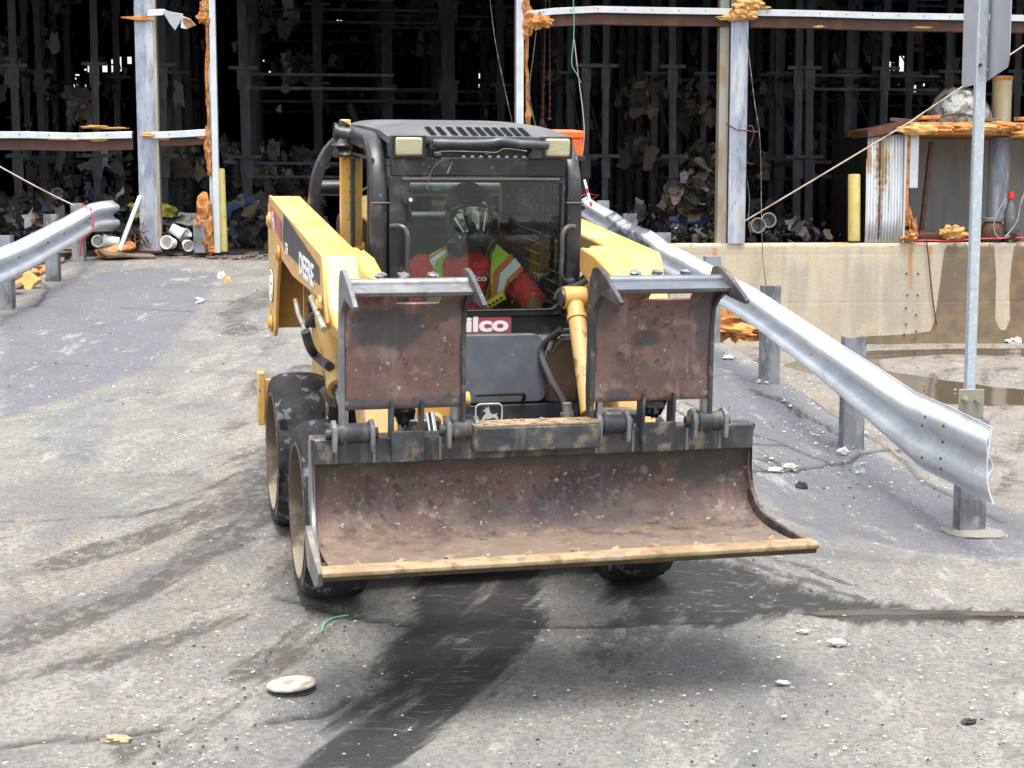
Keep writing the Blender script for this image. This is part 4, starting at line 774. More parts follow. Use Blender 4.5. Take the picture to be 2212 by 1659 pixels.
c=Vector(PB(2181,508,.05)); c.z=1.275; t_=thing('gas_bottle','grey bottle with a red cap standing right of the iron pot','bottle',c); m=MB(); m.lathe([(.12,.001),(.12,.06),(.2,.085),(.42,.085),(.52,.05),(.56,.03),(.60,.03),(.60,.001)],(0,0,0),(0,0,1),20); m.build('body',bottleg,t_); m=MB(); m.lathe([(.60,.001),(.60,.045),(.70,.045),(.70,.001)],(0,0,0),(0,0,1),12); m.build('cap',redcap,t_); m=MB(); lump(m,(0,0,.06),(.12,.08,.07),3); m.build('foot',darkgrease,t_)
c=Vector(PB(2057,503,-.02)); m=MB(); lump(m,(0,0,0),(.15,.1,.085),31,.5,20,14,2.4); obj_at('foam_scrap',m,foamlight,c,'tan foam scrap lying on the rusty floor pipe','foam')
def wire(name,label,pts,r,mat,cat='wire',n=5,sp=6):
    w=[Vector(PB(u,v,q)) for u,v,q in pts]; o=w[0]; m=MB(); m.tube([p-o for p in (spline(w,sp) if sp else w)],r,n); return obj_at(name,m,mat,o,label,cat)
wire('hose','white hose looping over the iron pot',[(2172,430,0),(2150,470,-.05),(2148,500,-.05),(2160,516,-.05)],.009,plastd,'hose')
wire('hose','white hose curving at the right picture edge of the dock',[(2222,395,0),(2205,440,-.05),(2196,480,-.05),(2170,514,-.05)],.012,plastd,'hose')
wire('red_tape','red tape lying along the top of the dock wall',[(1965,520,-.02),(2000,519,-.03),(2050,520,-.02),(2110,516,-.03),(2160,515,-.02),(2210,513,-.02)],.009,pinkrib,'tape')
wire('hanging_rod','rusty rod hanging down the concrete wall below the shed',[(2000,510,-.03),(2006,560,-.04),(2014,640,-.03),(2023,702,-.03)],.010,pipebr,'rod')
wire('rope','long taut rope slanting from the right column up past the tank',[(1608,478,-.1),(1660,447,-.2),(1945,276,-.4),(2000,240,-.4),(2260,66,-.5)],.011,ropem,'rope',6)
wire('rope','rope slanting down to the left guardrail',[(-40,338,-.6),(80,404,-.6),(162,445,-.6)],.010,ropem,'rope',6)
wire('hanging_wire','thin brown wire hanging right of the right column to the wall',[(1612,70,-.15),(1629,213,-.15),(1642,308,-.15),(1645,465,-.15),(1648,560,-.15),(1657,632,-.08)],.006,wirem)
wire('hanging_wire','thin pale wire curling left of the right column foot',[(1614,390,-.1),(1619,430,-.1),(1617,470,-.1),(1622,510,-.1)],.005,wirem)
wire('hanging_wire','thin dark wire hanging left of the right door jamb',[(1058,-5,.2),(1070,90,.2),(1090,190,.2),(1108,272,.2)],.006,wirem)
wire('hanging_wire','green wire hanging over the bowed girt',[(1238,-5,-.12),(1240,40,-.12),(1239,84,-.12),(1235,137,-.12),(1246,160,-.12),(1255,179,-.12)],.006,wiregreen)
wire('hanging_wire','tan cord hanging down to the orange toolbox',[(1240,84,-.1),(1250,170,-.1),(1259,240,-.1),(1262,290,-.1),(1257,342,-.1)],.007,ropem)
wire('hanging_wire','grey wire hanging right beside the right door jamb',[(1158,70,-.05),(1152,120,-.05),(1144,190,-.05),(1148,235,-.05),(1159,278,-.05)],.006,wirem)
def chain(label,u0,v0,u1,v1,q):
    a=Vector(PB(u0,v0,q)); b_=Vector(PB(u1,v1,q)); n=int((b_-a).length/.045); m=MB(); d=(b_-a)
    for i in range(n):
        c=d*(i/n); e=d.normalized()*.018; s=Vector((.010,0,0)) if i%2 else Vector((0,.010,0)); m.tube([c-e-s*.3,c-e*.6+s,c+e*.6+s,c+e,c+e*.6-s,c-e*.6-s,c-e-s*.3],.0045,4)
    return obj_at('chain',m,chainm,a,label,'chain')
chain('rusty hoist chain, the left one of two hanging behind the cab',1179,-5,1172,276,.3); chain('rusty hoist chain, the right one of two and ending in mid air',1187,-5,1188,263,.3)
# striped barrier stick behind the cab
a=Vector(PB(1262,388,-2.)); b_=Vector(PB(1278,446,-2.)); t_=thing('barrier_stick','red and white striped stick standing right behind the cab','stick',b_)
for k in range(6):
    m=MB(); m.cyl((a-b_)*(k/6),(a-b_)*((k+1)/6),.015,10); m.build('stripe',redcap if k in (0,3) else whitep,t_)
# ================================================================ GUARDRAILS
PROF=[(0,0),(.004,.012),(.03,.03),(.078,.055),(.083,.085),(.07,.11),(.02,.135),(.003,.156),(.02,.177),(.07,.202),(.083,.227),(.078,.257),(.03,.282),(.004,.30),(0,.312)]
def smoothprof(n=3):
    return [tuple(p) for p in spline([(a,b,0) for a,b in PROF],n)]
PF=[(p[0],p[1]) for p in smoothprof(3)]
def wbeam(path,side,name,mat,par,shape=None,th=.004):
    """path: list of bottom points (x,y,z) at post line; side: unit vector the bulges point to (function of i)"""
    rings=[]; back=[]
    b=par.location
    for i,pt in enumerate(path):
        t=(Vector(path[min(i+1,len(path)-1)])-Vector(path[max(i-1,0)])); t.z=0; t.normalize(); s=Vector((t.y,-t.x,0))*side
        f,hs,lean=shape(i/(len(path)-1)) if shape else (1,1,0)
        r=[];
        for o_,h in PF:
            hh=h*hs; off=o_*f+lean*(h/.312-.5); r.append(Vector(pt)+s*(off+.09)+Vector((0,0,hh))-b)
        rings.append(r+[q-s*th for q in r[::-1]])
    m=MB(); m.loft(rings); return m.build(name,mat,par,sharp=50)
def post(par,x,y,z0,z1,side,rz=0,mat=postm,w=.105,d=.15):
    b=par.location; m=MB(); M4=Matrix.Translation(Vector((x,y,0))-Vector((b.x,b.y,0)))@Matrix.Rotation(rz,4,'Z')
    m.box(-w/2,w/2,-.006,.006,z0-b.z,z1-b.z,M4)  # placeholder flange facing traffic replaced below
    m=MB()
    m.box(-d/2,d/2,-w/2,-w/2+.007,z0-b.z,z1-b.z,M4); m.box(-d/2,-d/2+.007,-w/2+.007,w/2,z0-b.z,z1-b.z,M4); m.box(d/2-.007,d/2,-w/2+.007,w/2,z0-b.z,z1-b.z,M4)
    o=m.build('post',mat,par,bevel=.002); return o
# right rail
RP=[(8.68,2.545,.0,.655),(10.85,2.344,.155,.77),(12.8,2.081,.372,.80),(14.75,1.85,.54,.80),(16.6,1.56,.72,.80),(18.5,1.35,.90,.80),(20.3,1.14,1.05,.80)]
gr=thing('guardrail','long galvanised guardrail on the right of the ramp, sooty middle and bent flared near end','guardrail',(2.5,8.68,0)); bpy.context.view_layer.update()
for k,(y,x,z,h) in enumerate(RP):
    p=post(gr,x+.025,y+.02,z-.3,z+h,1,R(6)); 
    if k==0: p['label']='nearest post with a concrete collar'
ys=np.concatenate([np.linspace(8.12,9.3,14)[:-1],np.linspace(9.3,20.9,70)])
def topz(y): return float(np.interp(y,[8.1,8.68,9.3,10.0,10.85,12.8,14.75,16.6,18.5,20.3,21],[.69,.72,.735,.80,.885,1.14,1.31,1.50,1.68,1.85,1.92]))
def railx(y): 
    x=float(np.interp(y,[8.1,8.68,10.85,12.8,14.75,16.6,18.5,20.3,21],[2.60,2.56,2.344,2.081,1.85,1.58,1.35,1.13,1.05])); 
    return x+.016*math.sin((y-16.3)*2.2)*(15.5<y<19.2)
def hsc(y): return float(np.interp(y,[8.1,8.5,9.2,10,11.,12.5,21],[1.30,1.42,1.45,1.25,1.1,1.02,1.0]))
path=[(railx(y),y,topz(y)-.312*hsc(y)+(.015*math.sin(y*3.1)*(16<y<19))) for y in ys]
def shp(t):
    y=ys[int(round(t*(len(ys)-1)))]; return (float(np.interp(y,[8.1,8.4,9.2,10.2],[.35,.6,.8,1.])),hsc(y),float(np.interp(y,[8.1,8.6,9.2,10],[.02,.05,.04,0])))
bm_=wbeam(path,-1,'beam',galvrail,gr,shp)
bm_.data.materials.append(galvsmoke)
for f in bm_.data.polygons:
    yy=f.center.y+gr.location.y
    if 16.8<yy<18.9: f.material_index=1
# holes/bolts on the near beam
def onbeam(y,h): 
    i=int(np.argmin(abs(ys-y))); sc=hsc(y); o_=np.interp(h,[p[1] for p in PF],[p[0] for p in PF]); s=shp(i/(len(ys)-1)); return Vector((path[i][0]-(.09+o_*s[0]+s[2]*(h/.312-.5)),ys[i],path[i][2]+h*sc))-gr.location
m=MB()
for y,h in ((8.62,.24),(8.75,.10),(8.86,.155),(8.95,.245),(9.05,.07),(9.0,.2),(10.9,.17),(12.85,.17),(8.75,.06),(11.4,.13)):
    c=onbeam(y,h); m.tube([c+Vector((.0,0,0)),c+Vector((-.006,-.002,.001))],.008,8)
m.builds('bolt_slot',pipebr,gr)
m=MB(); a=onbeam(8.13,.0); 
m.tube(spline([onbeam(8.14,.0)+Vector((-.002,-.01,0)),onbeam(8.14,.09)+Vector((0,-.01,0)),onbeam(8.14,.2)+Vector((0,-.01,0)),onbeam(8.14,.312)+Vector((0,-.01,0))],4),.005,6); m.build('end_edge',galvrail,gr)
m=MB(); lump(m,(2.6-2.5,.0,-.0),(.19,.16,.035),5,.25,18,8); m.build('concrete_collar',M('collar_concrete',(.20,.19,.17),.9,bump=(40,.5,.006)),gr)
# red ribbon at far end
def ribbon(label,pts,par=None,w=.03):
    m=MB(); pts=[Vector(p) for p in pts]; o=pts[0]; m.tube([p-o for p in pts],[w]*len(pts),4,sect=[(1,.08),(-1,.08),(-1,-.08),(1,-.08)]); return obj_at('ribbon',m,pinkrib,o,label,'ribbon')
ribbon('red ribbon tied round the far end of the right guardrail',[(railx(20.7)-.2,20.7,topz(20.7)+.02),(railx(20.7)-.1,20.68,topz(20.7)+.05),(railx(20.7)+.05,20.7,topz(20.7)+.03),(railx(20.7)-.16,20.66,topz(20.7)-.1)])
# left rail
gl=thing('guardrail','galvanised guardrail on the left of the ramp with red ribbon near its far end','guardrail',(-5.1,16,.7)); bpy.context.view_layer.update()
LP=[(-5.02,14.1,.60,.76),(-5.089,16.,.747,.76),(-5.189,18.,.94,.76),(-5.381,19.8,1.06,.76)]
for x,y,z,h in LP: post(gl,x-.05,y,z-.3,z+h,1,R(-4))
yl=np.linspace(11.5,20.55,60)
def ltop(y): return float(np.interp(y,[11.5,14.1,16,18,19.8,20.6],[1.12,1.30,1.455,1.66,1.81,1.86]))
def lx(y): return float(np.interp(y,[11.5,14.1,16,18,19.8,20.2,20.6],[-4.96,-5.02,-5.09,-5.19,-5.38,-5.36,-5.24]))
pl=[(lx(y),y,ltop(y)-.312*(1.15 if y<20 else 1.15+.25*(y-20))) for y in yl]
wbeam(pl,1,'beam',galvrail,gl,lambda t:(1.15,1.15+(.0 if t<.94 else (t-.94)*2.5),0.))
m=MB()
for y,h in ((16.,.17),(17.1,.16),(18.,.17),(19.8,.16),(15.2,.26),(16.8,.05),(18.9,.28)):
    i=int(np.argmin(abs(yl-y))); c=Vector(pl[i])+Vector((.10,0,h*1.15))-gl.location; m.tube([c,c+Vector((.012,-.003,0))],.010,8)
m.builds('bolt_slot',pipebr,gl)
ribbon('pink red ribbon looped over the left guardrail near its far end',[(lx(19.5)+.0,19.5,ltop(19.5)+.03),(lx(19.5)+.16,19.48,ltop(19.5)-.02),(lx(19.5)+.21,19.46,ltop(19.5)-.14),(lx(19.5)+.19,19.44,ltop(19.5)-.30),(lx(19.5)+.06,19.42,ltop(19.5)-.42),(lx(19.5)+.03,19.42,ltop(19.5)-.62)],w=.022)
# ---- road sign seen from behind
sg=thing('road_sign','back of a grey metal road sign on a square post beside the near guardrail end','sign',(2.614,8.93,.55)); bpy.context.view_layer.update(); b=sg.location
m=MB(); m.box(-.0275,.0275,-.0275,.0275,-.5,3.1); m.build('post',signpost,sg,bevel=.006)
m=MB(); 
zb0=2.53; pts=[(2.676,8.48,2.565),(2.678,8.47,3.6),(2.708,8.95,3.6),(2.708,8.95,2.53)]
def plate(m,q,th=.006,nrm=(1,0,0)):
    q=[Vector(x)-b-Vector((.046,0,0)) for x in q]; n_=len(q); o=Vector(nrm)*th; m.add([*q,*[x+o for x in q]],[tuple(range(n_)),tuple(range(2*n_-1,n_-1,-1))]+[(i,(i+1)%n_,(i+1)%n_+n_,i+n_) for i in range(n_)])
plate(m,[(2.677,8.48,3.6),(2.676,8.475,2.64),(2.679,8.49,2.60),(2.685,8.53,2.567),(2.708,8.95,2.530),(2.708,8.95,3.6)]); m.build('sign_panel',signm,sg,bevel=.002)
m=MB(); plate(m,[(2.703,8.96,3.6),(2.703,8.96,2.525),(2.664,9.26,2.512),(2.656,9.28,2.53),(2.655,9.285,3.6)]); m.build('sign_panel',signm,sg,bevel=.002)
m=MB(); m.box(-.07,.075,-.036,-.029,-.06,.245); m.build('base_bracket',M('bracket_tan',(.27,.26,.20),.5,.3,layers=[((.25,.22,.15),8,.5,.7,.6)]),sg,bevel=.003)
for x,z in ((-.035,.19),(.035,.185)):
    m=MB(); m.cyl((x,-.036,z),(x,-.058,z),.017,6); m.cyl((x,-.03,z),(x,-.072,z),.009,8); m.build('bolt',fitting,sg)
m=MB(); m.cyl((-.012,-.03,2.06),(-.012,-.045,2.06),.010,8); m.build('bolt',pipebr,sg)
# ---- orange foam boards and rubble left of the ramp, and under the right rail
def slab(label,c,size,rot,mat,seed,name='foam_board',cat='foam board'):
    m=MB(); sx,sy,sz=size; rr=random.Random(seed); n=10; vs=[]
    pts=[]
    for i in range(n): 
        t=i/n; 
        pts.append((t*2-1,1+rr.uniform(-.25,.1)))
    poly=[(x*sx,y*sy) for x,y in pts]+[(sx,0)]+[(-x*sx,-(1+rr.uniform(-.3,.1))*sy) for x,_ in pts]
    m.prism(poly,2,-sz,sz); o=m.build(name,mat,bevel=.012); o.location=c; o.rotation_euler=rot; return tag(o,label,cat)
slab('long orange foam board leaning between the first two left posts',(-5.75,16.9,.80),(.55,.13,.035),(R(8),R(-32),R(15)),foam,1)
slab('light orange foam board behind the second left post',(-5.55,17.3,.74),(.42,.15,.035),(R(50),R(-48),R(30)),foamlight,2)
slab('orange foam board low behind the leftmost post',(-5.9,15.9,.55),(.3,.3,.04),(R(60),R(-20),R(10)),foamlight,3)
slab('dark charred board lying with the foam by the left rail',(-5.9,17.2,.66),(.6,.12,.02),(R(20),R(-30),R(22)),boardm,4,'charred_board','board')
slab('small orange board between the second and third left posts',(-5.72,18.9,.98),(.25,.13,.03),(R(20),R(-25),R(20)),foam,5)
slab('orange board lying flat by the third left post',(-5.05,20.1,1.23),(.26,.10,.02),(R(30),R(-16),R(10)),foam,6)
slab('grey charred sheet lying in front of the left tubs',(-4.9,20.05,1.17),(.35,.2,.02),(R(6),R(4),R(20)),boardm,7,'charred_board','board')
slab('charred grey slab below the left foam boards',(-5.75,17.0,.60),(.35,.25,.03),(R(35),R(-25),R(15)),boardm,12,'charred_board','board')
m=MB(); lump(m,(0,0,0),(.28,.10,.12),21,.6,18,12,3); c=P(1572,700,15.4); obj_at('foam_scrap',m,foam,(c[0]+.05,15.4,c[2]),'orange foam scrap under the right guardrail beside the grapple','foam')
m=MB(); lump(m,(0,0,0),(.30,.12,.06),22,.6,18,12,3); c=P(1608,718,14.9); obj_at('foam_scrap',m,foam,(c[0]+.1,14.9,c[2]),'flat orange scrap under the right guardrail left of the third post','foam')
rr=random.Random(8); m=MB()
for i in range(260):
    x=-5.6-abs(rr.gauss(0,.6)); y=rr.uniform(14,20.3); z=float(gh(x,y))+rr.uniform(0,.22); e=Matrix.Rotation(rr.uniform(0,6),4,'Z')@Matrix.Rotation(rr.uniform(-1,1),4,'X'); s=rr.uniform(.04,.16); m.box(-s,s,-s*.5,s*.5,-.012,.012,Matrix.Translation((x,y,z))@e)
tag(m.build('charred_rubble',boardm),'charred scraps heaped beyond the left guardrail','debris',kind='stuff')
rr=random.Random(18); m=MB()
for i in range(160):
    p=rr.uniform(-7.4,-1.4); q=rr.uniform(-.28,.12); w_=Q(p,q,0); z=float(gh(w_[0],w_[1])); z=max(z,1.15 if q>0 else z)+.01; s=rr.uniform(.015,.07); e=Matrix.Rotation(rr.uniform(0,6),4,'Z')@Matrix.Rotation(rr.uniform(-.4,.4),4,'X'); m.box(-s,s,-s*.6,s*.6,-.006,.008,Matrix.Translation((w_[0],w_[1],z))@e)
tag(m.build('charred_flakes',boardm),'burnt flakes along the foot of the door opening','debris',kind='stuff')
# ---- single objects on the asphalt
p=Gp(630,1488); m=MB(); n=44
prof=[(0,.0001),(.0,.125),(.004,.134),(.012,.134),(.016,.128),(.014,.116),(.012,.11),(.0125,.0001)]
m.lathe([(a,b_) for a,b_ in prof],(0,0,0),(0,0,1),n); o=m.build('discarded_disc',M('dirty_lid',(.44,.41,.36),.6,layers=[((.25,.20,.145),11,.48,.60,.8),((.12,.09,.06),26,.62,.72,.7)],bump=(50,.3,.004))); o.location=(p[0],p[1],p[2]+.012); o.rotation_euler=(R(-1),R(-3),.4); o.scale=(.70,.66,.85); tag(o,'dirty white round plastic disc lying flat on the asphalt in the foreground','disc')
def shard(label,u,v,s,mat,name='plastic_shard',cat='litter',seed=1,flat=.25):
    p=Gp(u,v); m=MB(); lump(m,(0,0,0),(s,s*.6,s*flat),seed,.55,12,8,2.4); o=m.build(name,mat); o.location=(p[0],p[1],p[2]+s*flat*.6); return tag(o,label,cat)
shard('white plastic shard on the asphalt at the lower right',1808,1392,.04,pathite,seed=3,flat=.35)
shard('flat white flake left of the larger white shard',1735,1366,.026,pathite,seed=4)
shard('pale flake below the wet patch, left of the others',1690,1476,.026,pathite,seed=6)
shard('dark stone alone on the bluish asphalt right of the bucket',1730,1057,.036,stonem,'stone','stone',7,.8)
shard('dark stone chip near the lower right corner',2092,1561,.026,stonem,'stone','stone',8,.4)
shard('white lump at the foot of the second right post',1842,962,.05,pathite,'foam_chip','litter',9,.5)
shard('white chip in the crack right of the bucket, upper one',1822,980,.035,pathite,'foam_chip','litter',10,.7)
shard('white chip in the crack right of the bucket, lower left one',1706,1014,.045,pathite,'foam_chip','litter',11,.5)
shard('white chip in the crack nearest the bucket side plate',1676,1020,.04,pathite,'foam_chip','litter',12,.5)
shard('white chip at the foot of the third right post',1655,828,.06,pathite,'foam_chip','litter',13,.4)
shard('white chip beside the bucket top right corner',1575,776,.05,pathite,'foam_chip','litter',14,.45)
shard('white ball on the ramp near the left post row',430,655,.05,pathite,'foam_chip','litter',15,.7)
shard('small white cup on the ramp in front of the door jamb',478,602,.05,pathite,'foam_chip','litter',16,.9)
shard('yellowish lump on the ramp in front of the door jamb',494,612,.05,foamlight,'foam_chip','litter',17,.8)
shard('crumbled tan clod near the lower left corner',250,1605,.05,M('clod_tan',(.36,.28,.18),.95,bump=(60,.8,.01)),'clod','clod',18,.35)
shard('white piece lying in the mud at the wall foot',2190,742,.11,pathite,'foam_chip','litter',19,.5)
p=[Gp(696,1367),Gp(702,1350),Gp(722,1338),Gp(752,1333)]; o0=Vector(p[0]); m=MB(); m.tube(spline([Vector(q)-o0+Vector((0,0,.008)) for q in p],5),.0045,5); t_=thing('green_string','short green string with a dark tag in front of the loader','string',o0); m.build('strand',wiregreen,t_); m=MB(); c=Vector(Gp(757,1335))-o0; m.box(c.x-.014,c.x+.014,c.y-.02,c.y+.02,.0,.016); m.build('tag',stonem,t_)
# ================================================================ SKID STEER LOADER
sk=thing('skid_steer_loader','yellow and black skid steer loader with a rusty grapple bucket coming down the ramp','loader',mat=MMAT)
# ---- wheels
def wheel(x,y,s,zc=.40,r=.40,w=.28,lab=None):
    wp=bpy.data.objects.new('wheel',None); COL.objects.link(wp); wp.parent=sk; wp.location=(x,y,zc)
    if lab: wp['label']=lab
    h=w/2; m=MB(); k=s   # s=-1 outer face towards -x
    prof=[(-h*.9*1,.285),(-h,.30),(-h,.355),(-h+.012,.378),(-h+.05,.394),(-.05,.40),(.05,.40),(h-.05,.394),(h-.012,.378),(h,.355),(h,.30),(h*.9,.285)]
    n=72; rings=[]
    for j,(t,rad) in enumerate(prof):
        ring=[]
        for q in range(n):
            a=2*PI*q/n; rr_=rad; tt=t
            if rad>.37: rr_-= .018*max(0,mnoise.noise(Vector((math.cos(a)*4,math.sin(a)*4,t*14+x*3+y))))*(5. if abs(t)>h*.55 else .6)
            if abs(t)>h*.6 and rad>.36 and (q%6) in (0,): rr_-=.012
            ring.append((tt*k*-1,math.cos(a)*rr_,math.sin(a)*rr_))
        rings.append(ring)
    m.loft(rings,cap=False); m.build('tyre',rubber,wp,sharp=60)
    m=MB(); m.lathe([(h*.95,.302),(h*1.02,.300),(h*1.02,.288),(h*.85,.280),(-h*.20,.268),(-h*.35,.25),(-h*.38,.17),(-h*.30,.12),(-h*.05,.09),(-h*.05,.0001)],(0,0,0),(k,0,0),40)
    m.lathe([(-h*.95,.300),(-h*.9,.25),(-h*.6,.24),(-h*.6,.0001)],(0,0,0),(k,0,0),40)
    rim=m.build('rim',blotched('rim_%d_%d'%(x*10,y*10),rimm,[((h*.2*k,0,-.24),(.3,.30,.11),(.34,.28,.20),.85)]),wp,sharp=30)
    m=MB()
    for q in range(8):
        a=2*PI*q/8; c=(-h*.36*k,math.cos(a)*.145,math.sin(a)*.145); m.cyl(c,(c[0]+.03*k,c[1],c[2]),.014,6)
    m.builds('wheel_nut',steel,wp)
    return wp
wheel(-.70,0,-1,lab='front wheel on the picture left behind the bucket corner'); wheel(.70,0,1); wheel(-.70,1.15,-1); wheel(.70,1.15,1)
# ---- chassis
m=MB(); m.prism([(-.02,.22),(1.75,.22),(1.95,.45),(1.95,.98),(.06,.86),(-.02,.80)],0,-.52,.52); m.build('chassis',darkgrease,sk,bevel=.01)
m=MB()
for s in (-1,1): m.prism([(-.05,.60),(1.85,.62),(1.85,.95),(.9,1.0),(-.05,.86)],0,s*.525,s*.55)
m.build('side_panel',yelldirty,sk,bevel=.004)
m=MB(); m.prism([(1.35,.9),(2.0,.9),(2.05,1.25),(1.95,1.55),(1.40,1.60)],0,-.40,.40); m.build('engine_hood',blackp,sk,bevel=.03)
for s in (-1,1):
    m=MB(); m.box(min(s*.80,s*.84),max(s*.80,s*.84),1.95,2.02,.36,.66); m.box(min(s*.45,s*.80),max(s*.45,s*.80),1.96,1.99,.38,.62); m.build('rear_guard',yellow,sk,bevel=.006)
# yellow fender piece by the front left wheel
m=MB(); m.prism([(.02,.70),(.02,.93),(.10,1.0),(.32,1.0),(.40,.90),(.34,.62)],0,-.665,-.50); m.build('fender',yelldirty,sk,bevel=.02,seg=3)
m=MB(); m.prism([(.12,.30),(.12,.86),(.16,.86),(.16,.30)],0,-.56,-.42); m.build('side_plate',M('taupe_plate',(.20,.17,.13),.6,layers=[((.33,.28,.2),4,.4,.7,.6)],bump=(40,.2,.004)),sk,bevel=.004)
# fitting pipes on the fender
m=MB(); m.tube(spline([(-.66,.0,1.0),(-.63,-.0,1.03),(-.58,.0,1.02),(-.50,.0,1.03),(-.42,.0,1.02)],4),.018,8); m.cyl((-.60,0,1.02),(-.56,0,1.02),.026,8); m.cyl((-.50,0,1.03),(-.46,0,1.03),.026,6); m.builds('hydraulic_fitting',fitting,sk)
# ---- rear arch and torque tube
m=MB(); arch=[(-.55,1.72,.95),(-.55,1.72,1.50)]+[(-.33-.22*math.cos(a),1.72,1.62+.36*math.sin(a)) for a in np.linspace(0,PI/2,12)]+[(.33+.22*math.sin(a),1.72,1.62+.36*math.cos(a)) for a in np.linspace(0,PI/2,12)]+[(.55,1.72,1.5),(.55,1.72,.95)]
m.tube(arch,.05,4,sect=[(.55,.9),(-.55,.9),(-.55,-.9),(.55,-.9)]); m.build('rear_arch',blackp,sk,bevel=.004)
m=MB(); m.cyl((-.52,1.95,1.685),(.52,1.95,1.685),.042,20); m.build('torque_tube',blackp,sk)
m=MB(); a=L(1,.88,733,268)[0]; b2=L(1,.88,766,268)[0]; b2-=.022; m.box(a,b2,.85,.88,.95,2.085); m.prism([(.84,1.0),(.92,1.0),(.92,1.45),(.86,1.5),(.84,1.46)],0,a-.012,b2+.004); m.build('tower',yellow,sk,bevel=.006)
m=MB(); c=L(1,.83,742,290); m.cyl((c[0]-.035,.83,c[2]),(c[0]+.045,.80,c[2]-.01),.045,14); m.cyl((c[0]-.045,.83,c[2]),(c[0]-.033,.83,c[2]),.055,14); lump(m,(c[0]+.01,.80,c[2]-.06),(.07,.05,.05),3,.5); m.cyl((c[0]-.01,.83,c[2]+.02),(c[0]+.01,.83,c[2]+.055),.028,10); m.prism([(c[0]+.03,c[2]-.05),(c[0]+.075,c[2]-.05),(c[0]+.06,c[2]-.20),(c[0]+.05,c[2]-.20)],1,.81,.846); m.build('mirror_clamp',darkgrease,sk)
# ---- lift arms
def arm(s):
    xo=s*.75; xi=s*.575; lo,hi=min(xo,xi),max(xo,xi)
    top=[(2.20,1.625),(-.16,1.548)]
    outer=[(2.14,1.63),(-.17,1.548),(-.20,1.52),(-.33,1.285),(-.29,1.25),(-.10,1.355),(.935,1.322),(1.55,1.35),(1.66,1.30),(1.78,1.12),(1.84,.945),(1.93,.87),(2.10,.865),(2.20,.96),(2.22,1.56)]
    m=MB(); m.prism(outer,0,min(xo,xo-s*.02),max(xo,xo-s*.02)); a=m.build('arm_plate',yellow,sk,bevel=.004)
    m=MB(); m.prism([(2.12,1.628),(-.17,1.546),(-.21,1.51),(-.30,1.37),(-.10,1.37),(2.1,1.42)],0,min(xi,xo-s*.015),max(xi,xo-s*.015)); m.build('lift_arm',yellow,sk,bevel=.012,seg=3)
    m=MB(); m.prism([(2.18,1.50),(2.18,.90),(2.02,.90),(1.98,1.50)],0,min(xi,xo-s*.03),max(xi,xo-s*.03)); m.prism([(1.6,1.46),(2.0,1.46),(2.0,.95),(1.95,.92),(1.84,1.2)],0,min(xi-s*.02,xi),max(xi-s*.02,xi)); m.build('rear_link',yellow,sk,bevel=.004)
    # knuckle and leg
    m=MB(); x0=s*.43; x1=s*.745
    m.add([(x1,-.17,1.546),(x1,-.34,1.30),(x1,-.10,1.33),(s*.60,-.80,1.10),(s*.62,-.55,1.05),(x1,.2,1.36), (x0,-.05,1.545),(x0,-.60,1.50),(x0,-.80,1.10),(x0,-.40,1.0),(x0,.05,1.36),(s*.575,-.62,1.525),(s*.60,-.78,1.30)],[]) if 0 else None
    prof=[((.02,1.548),(-.60,1.53),(-.80,1.46)),]
    # front face strips: section rings going down the leg
    rings=[]
    for (xa,xb,yf,yb,zf,zb) in ((.745,.50,-.17,.10,1.547,1.552),(.745,.47,-.215,.05,1.50,1.45),(.742,.45,-.34,.0,1.36,1.34),(.735,.45,-.40,-.03,1.285,1.25),(.66,.45,-.44,-.10,1.20,1.16),(.63,.45,-.50,-.16,1.06,1.04),(.62,.46,-.56,-.24,.90,.90),(.61,.46,-.68,-.36,.70,.70),(.61,.46,-.78,-.50,.60,.58)):
        if s<0 and zf>1.2: xb=.55
        rings.append([(s*xa,yf,zf),(s*xb,yf,zf),(s*xb,yb,zb),(s*xa,yb,zb)])
    m=MB(); m.loft(rings); m.build('arm_leg',yellow,sk,bevel=.014,seg=3)
    gi=.42 if s>0 else .535; m=MB(); m.add([(s*.60,-.16,1.552),(s*(gi+.01),.0,1.556),(s*gi,-.25,1.545),(s*gi,-.62,1.475),(s*(gi+.03),-.62,1.47),(s*.60,-.30,1.50)]+[(s*.60,-.16,1.45),(s*(gi+.01),.0,1.45),(s*gi,-.25,1.40),(s*gi,-.62,1.30),(s*(gi+.03),-.62,1.30),(s*.60,-.30,1.40)],[(0,1,2,3,4,5),(11,10,9,8,7,6)]+[(i,(i+1)%6,(i+1)%6+6,i+6) for i in range(6)]); m.build('arm_gusset',yellow,sk,bevel=.008)
    # pin bosses
    for (u,v) in ((581,476),(600,548),(584,698)) if s<0 else ((1,1),):
        if u==1: break
        c=L(0,-.752,u+4,v); m=MB(); m.cyl((c[0],c[1],c[2]),(c[0]-.016,c[1],c[2]),.045,20); m.cyl((c[0]-.016,c[1],c[2]),(c[0]-.024,c[1],c[2]),.028,16); m.build('pin_boss',yellow,sk,bevel=.004)
    m=MB(); m.cyl((s*.752,-.19,1.335),(s*.768,-.19,1.335),.048,20); m.cyl((s*.768,-.19,1.335),(s*.776,-.19,1.335),.030,16); m.build('pin_boss',yelldirty,sk,bevel=.003)
    # lift cylinder under the arm
    m=MB(); m.cyl((s*.66,.62,1.32),(s*.66,-.06,.98),.052,20); m.cyl((s*.66,-.06,.98),(s*.66,-.10,.96),.058,20); cyl_=m.build('lift_cylinder',yelldirty,sk)
    m=MB(); m.cyl((s*.66,-.10,.96),(s*.66,-.20,.91),.026,14); m.build('rod',fitting,cyl_)
    m=MB(); lump(m,(s*.63,-.02,.90),(.09,.12,.12),9,.35); m.build('pivot',darkgrease,sk)
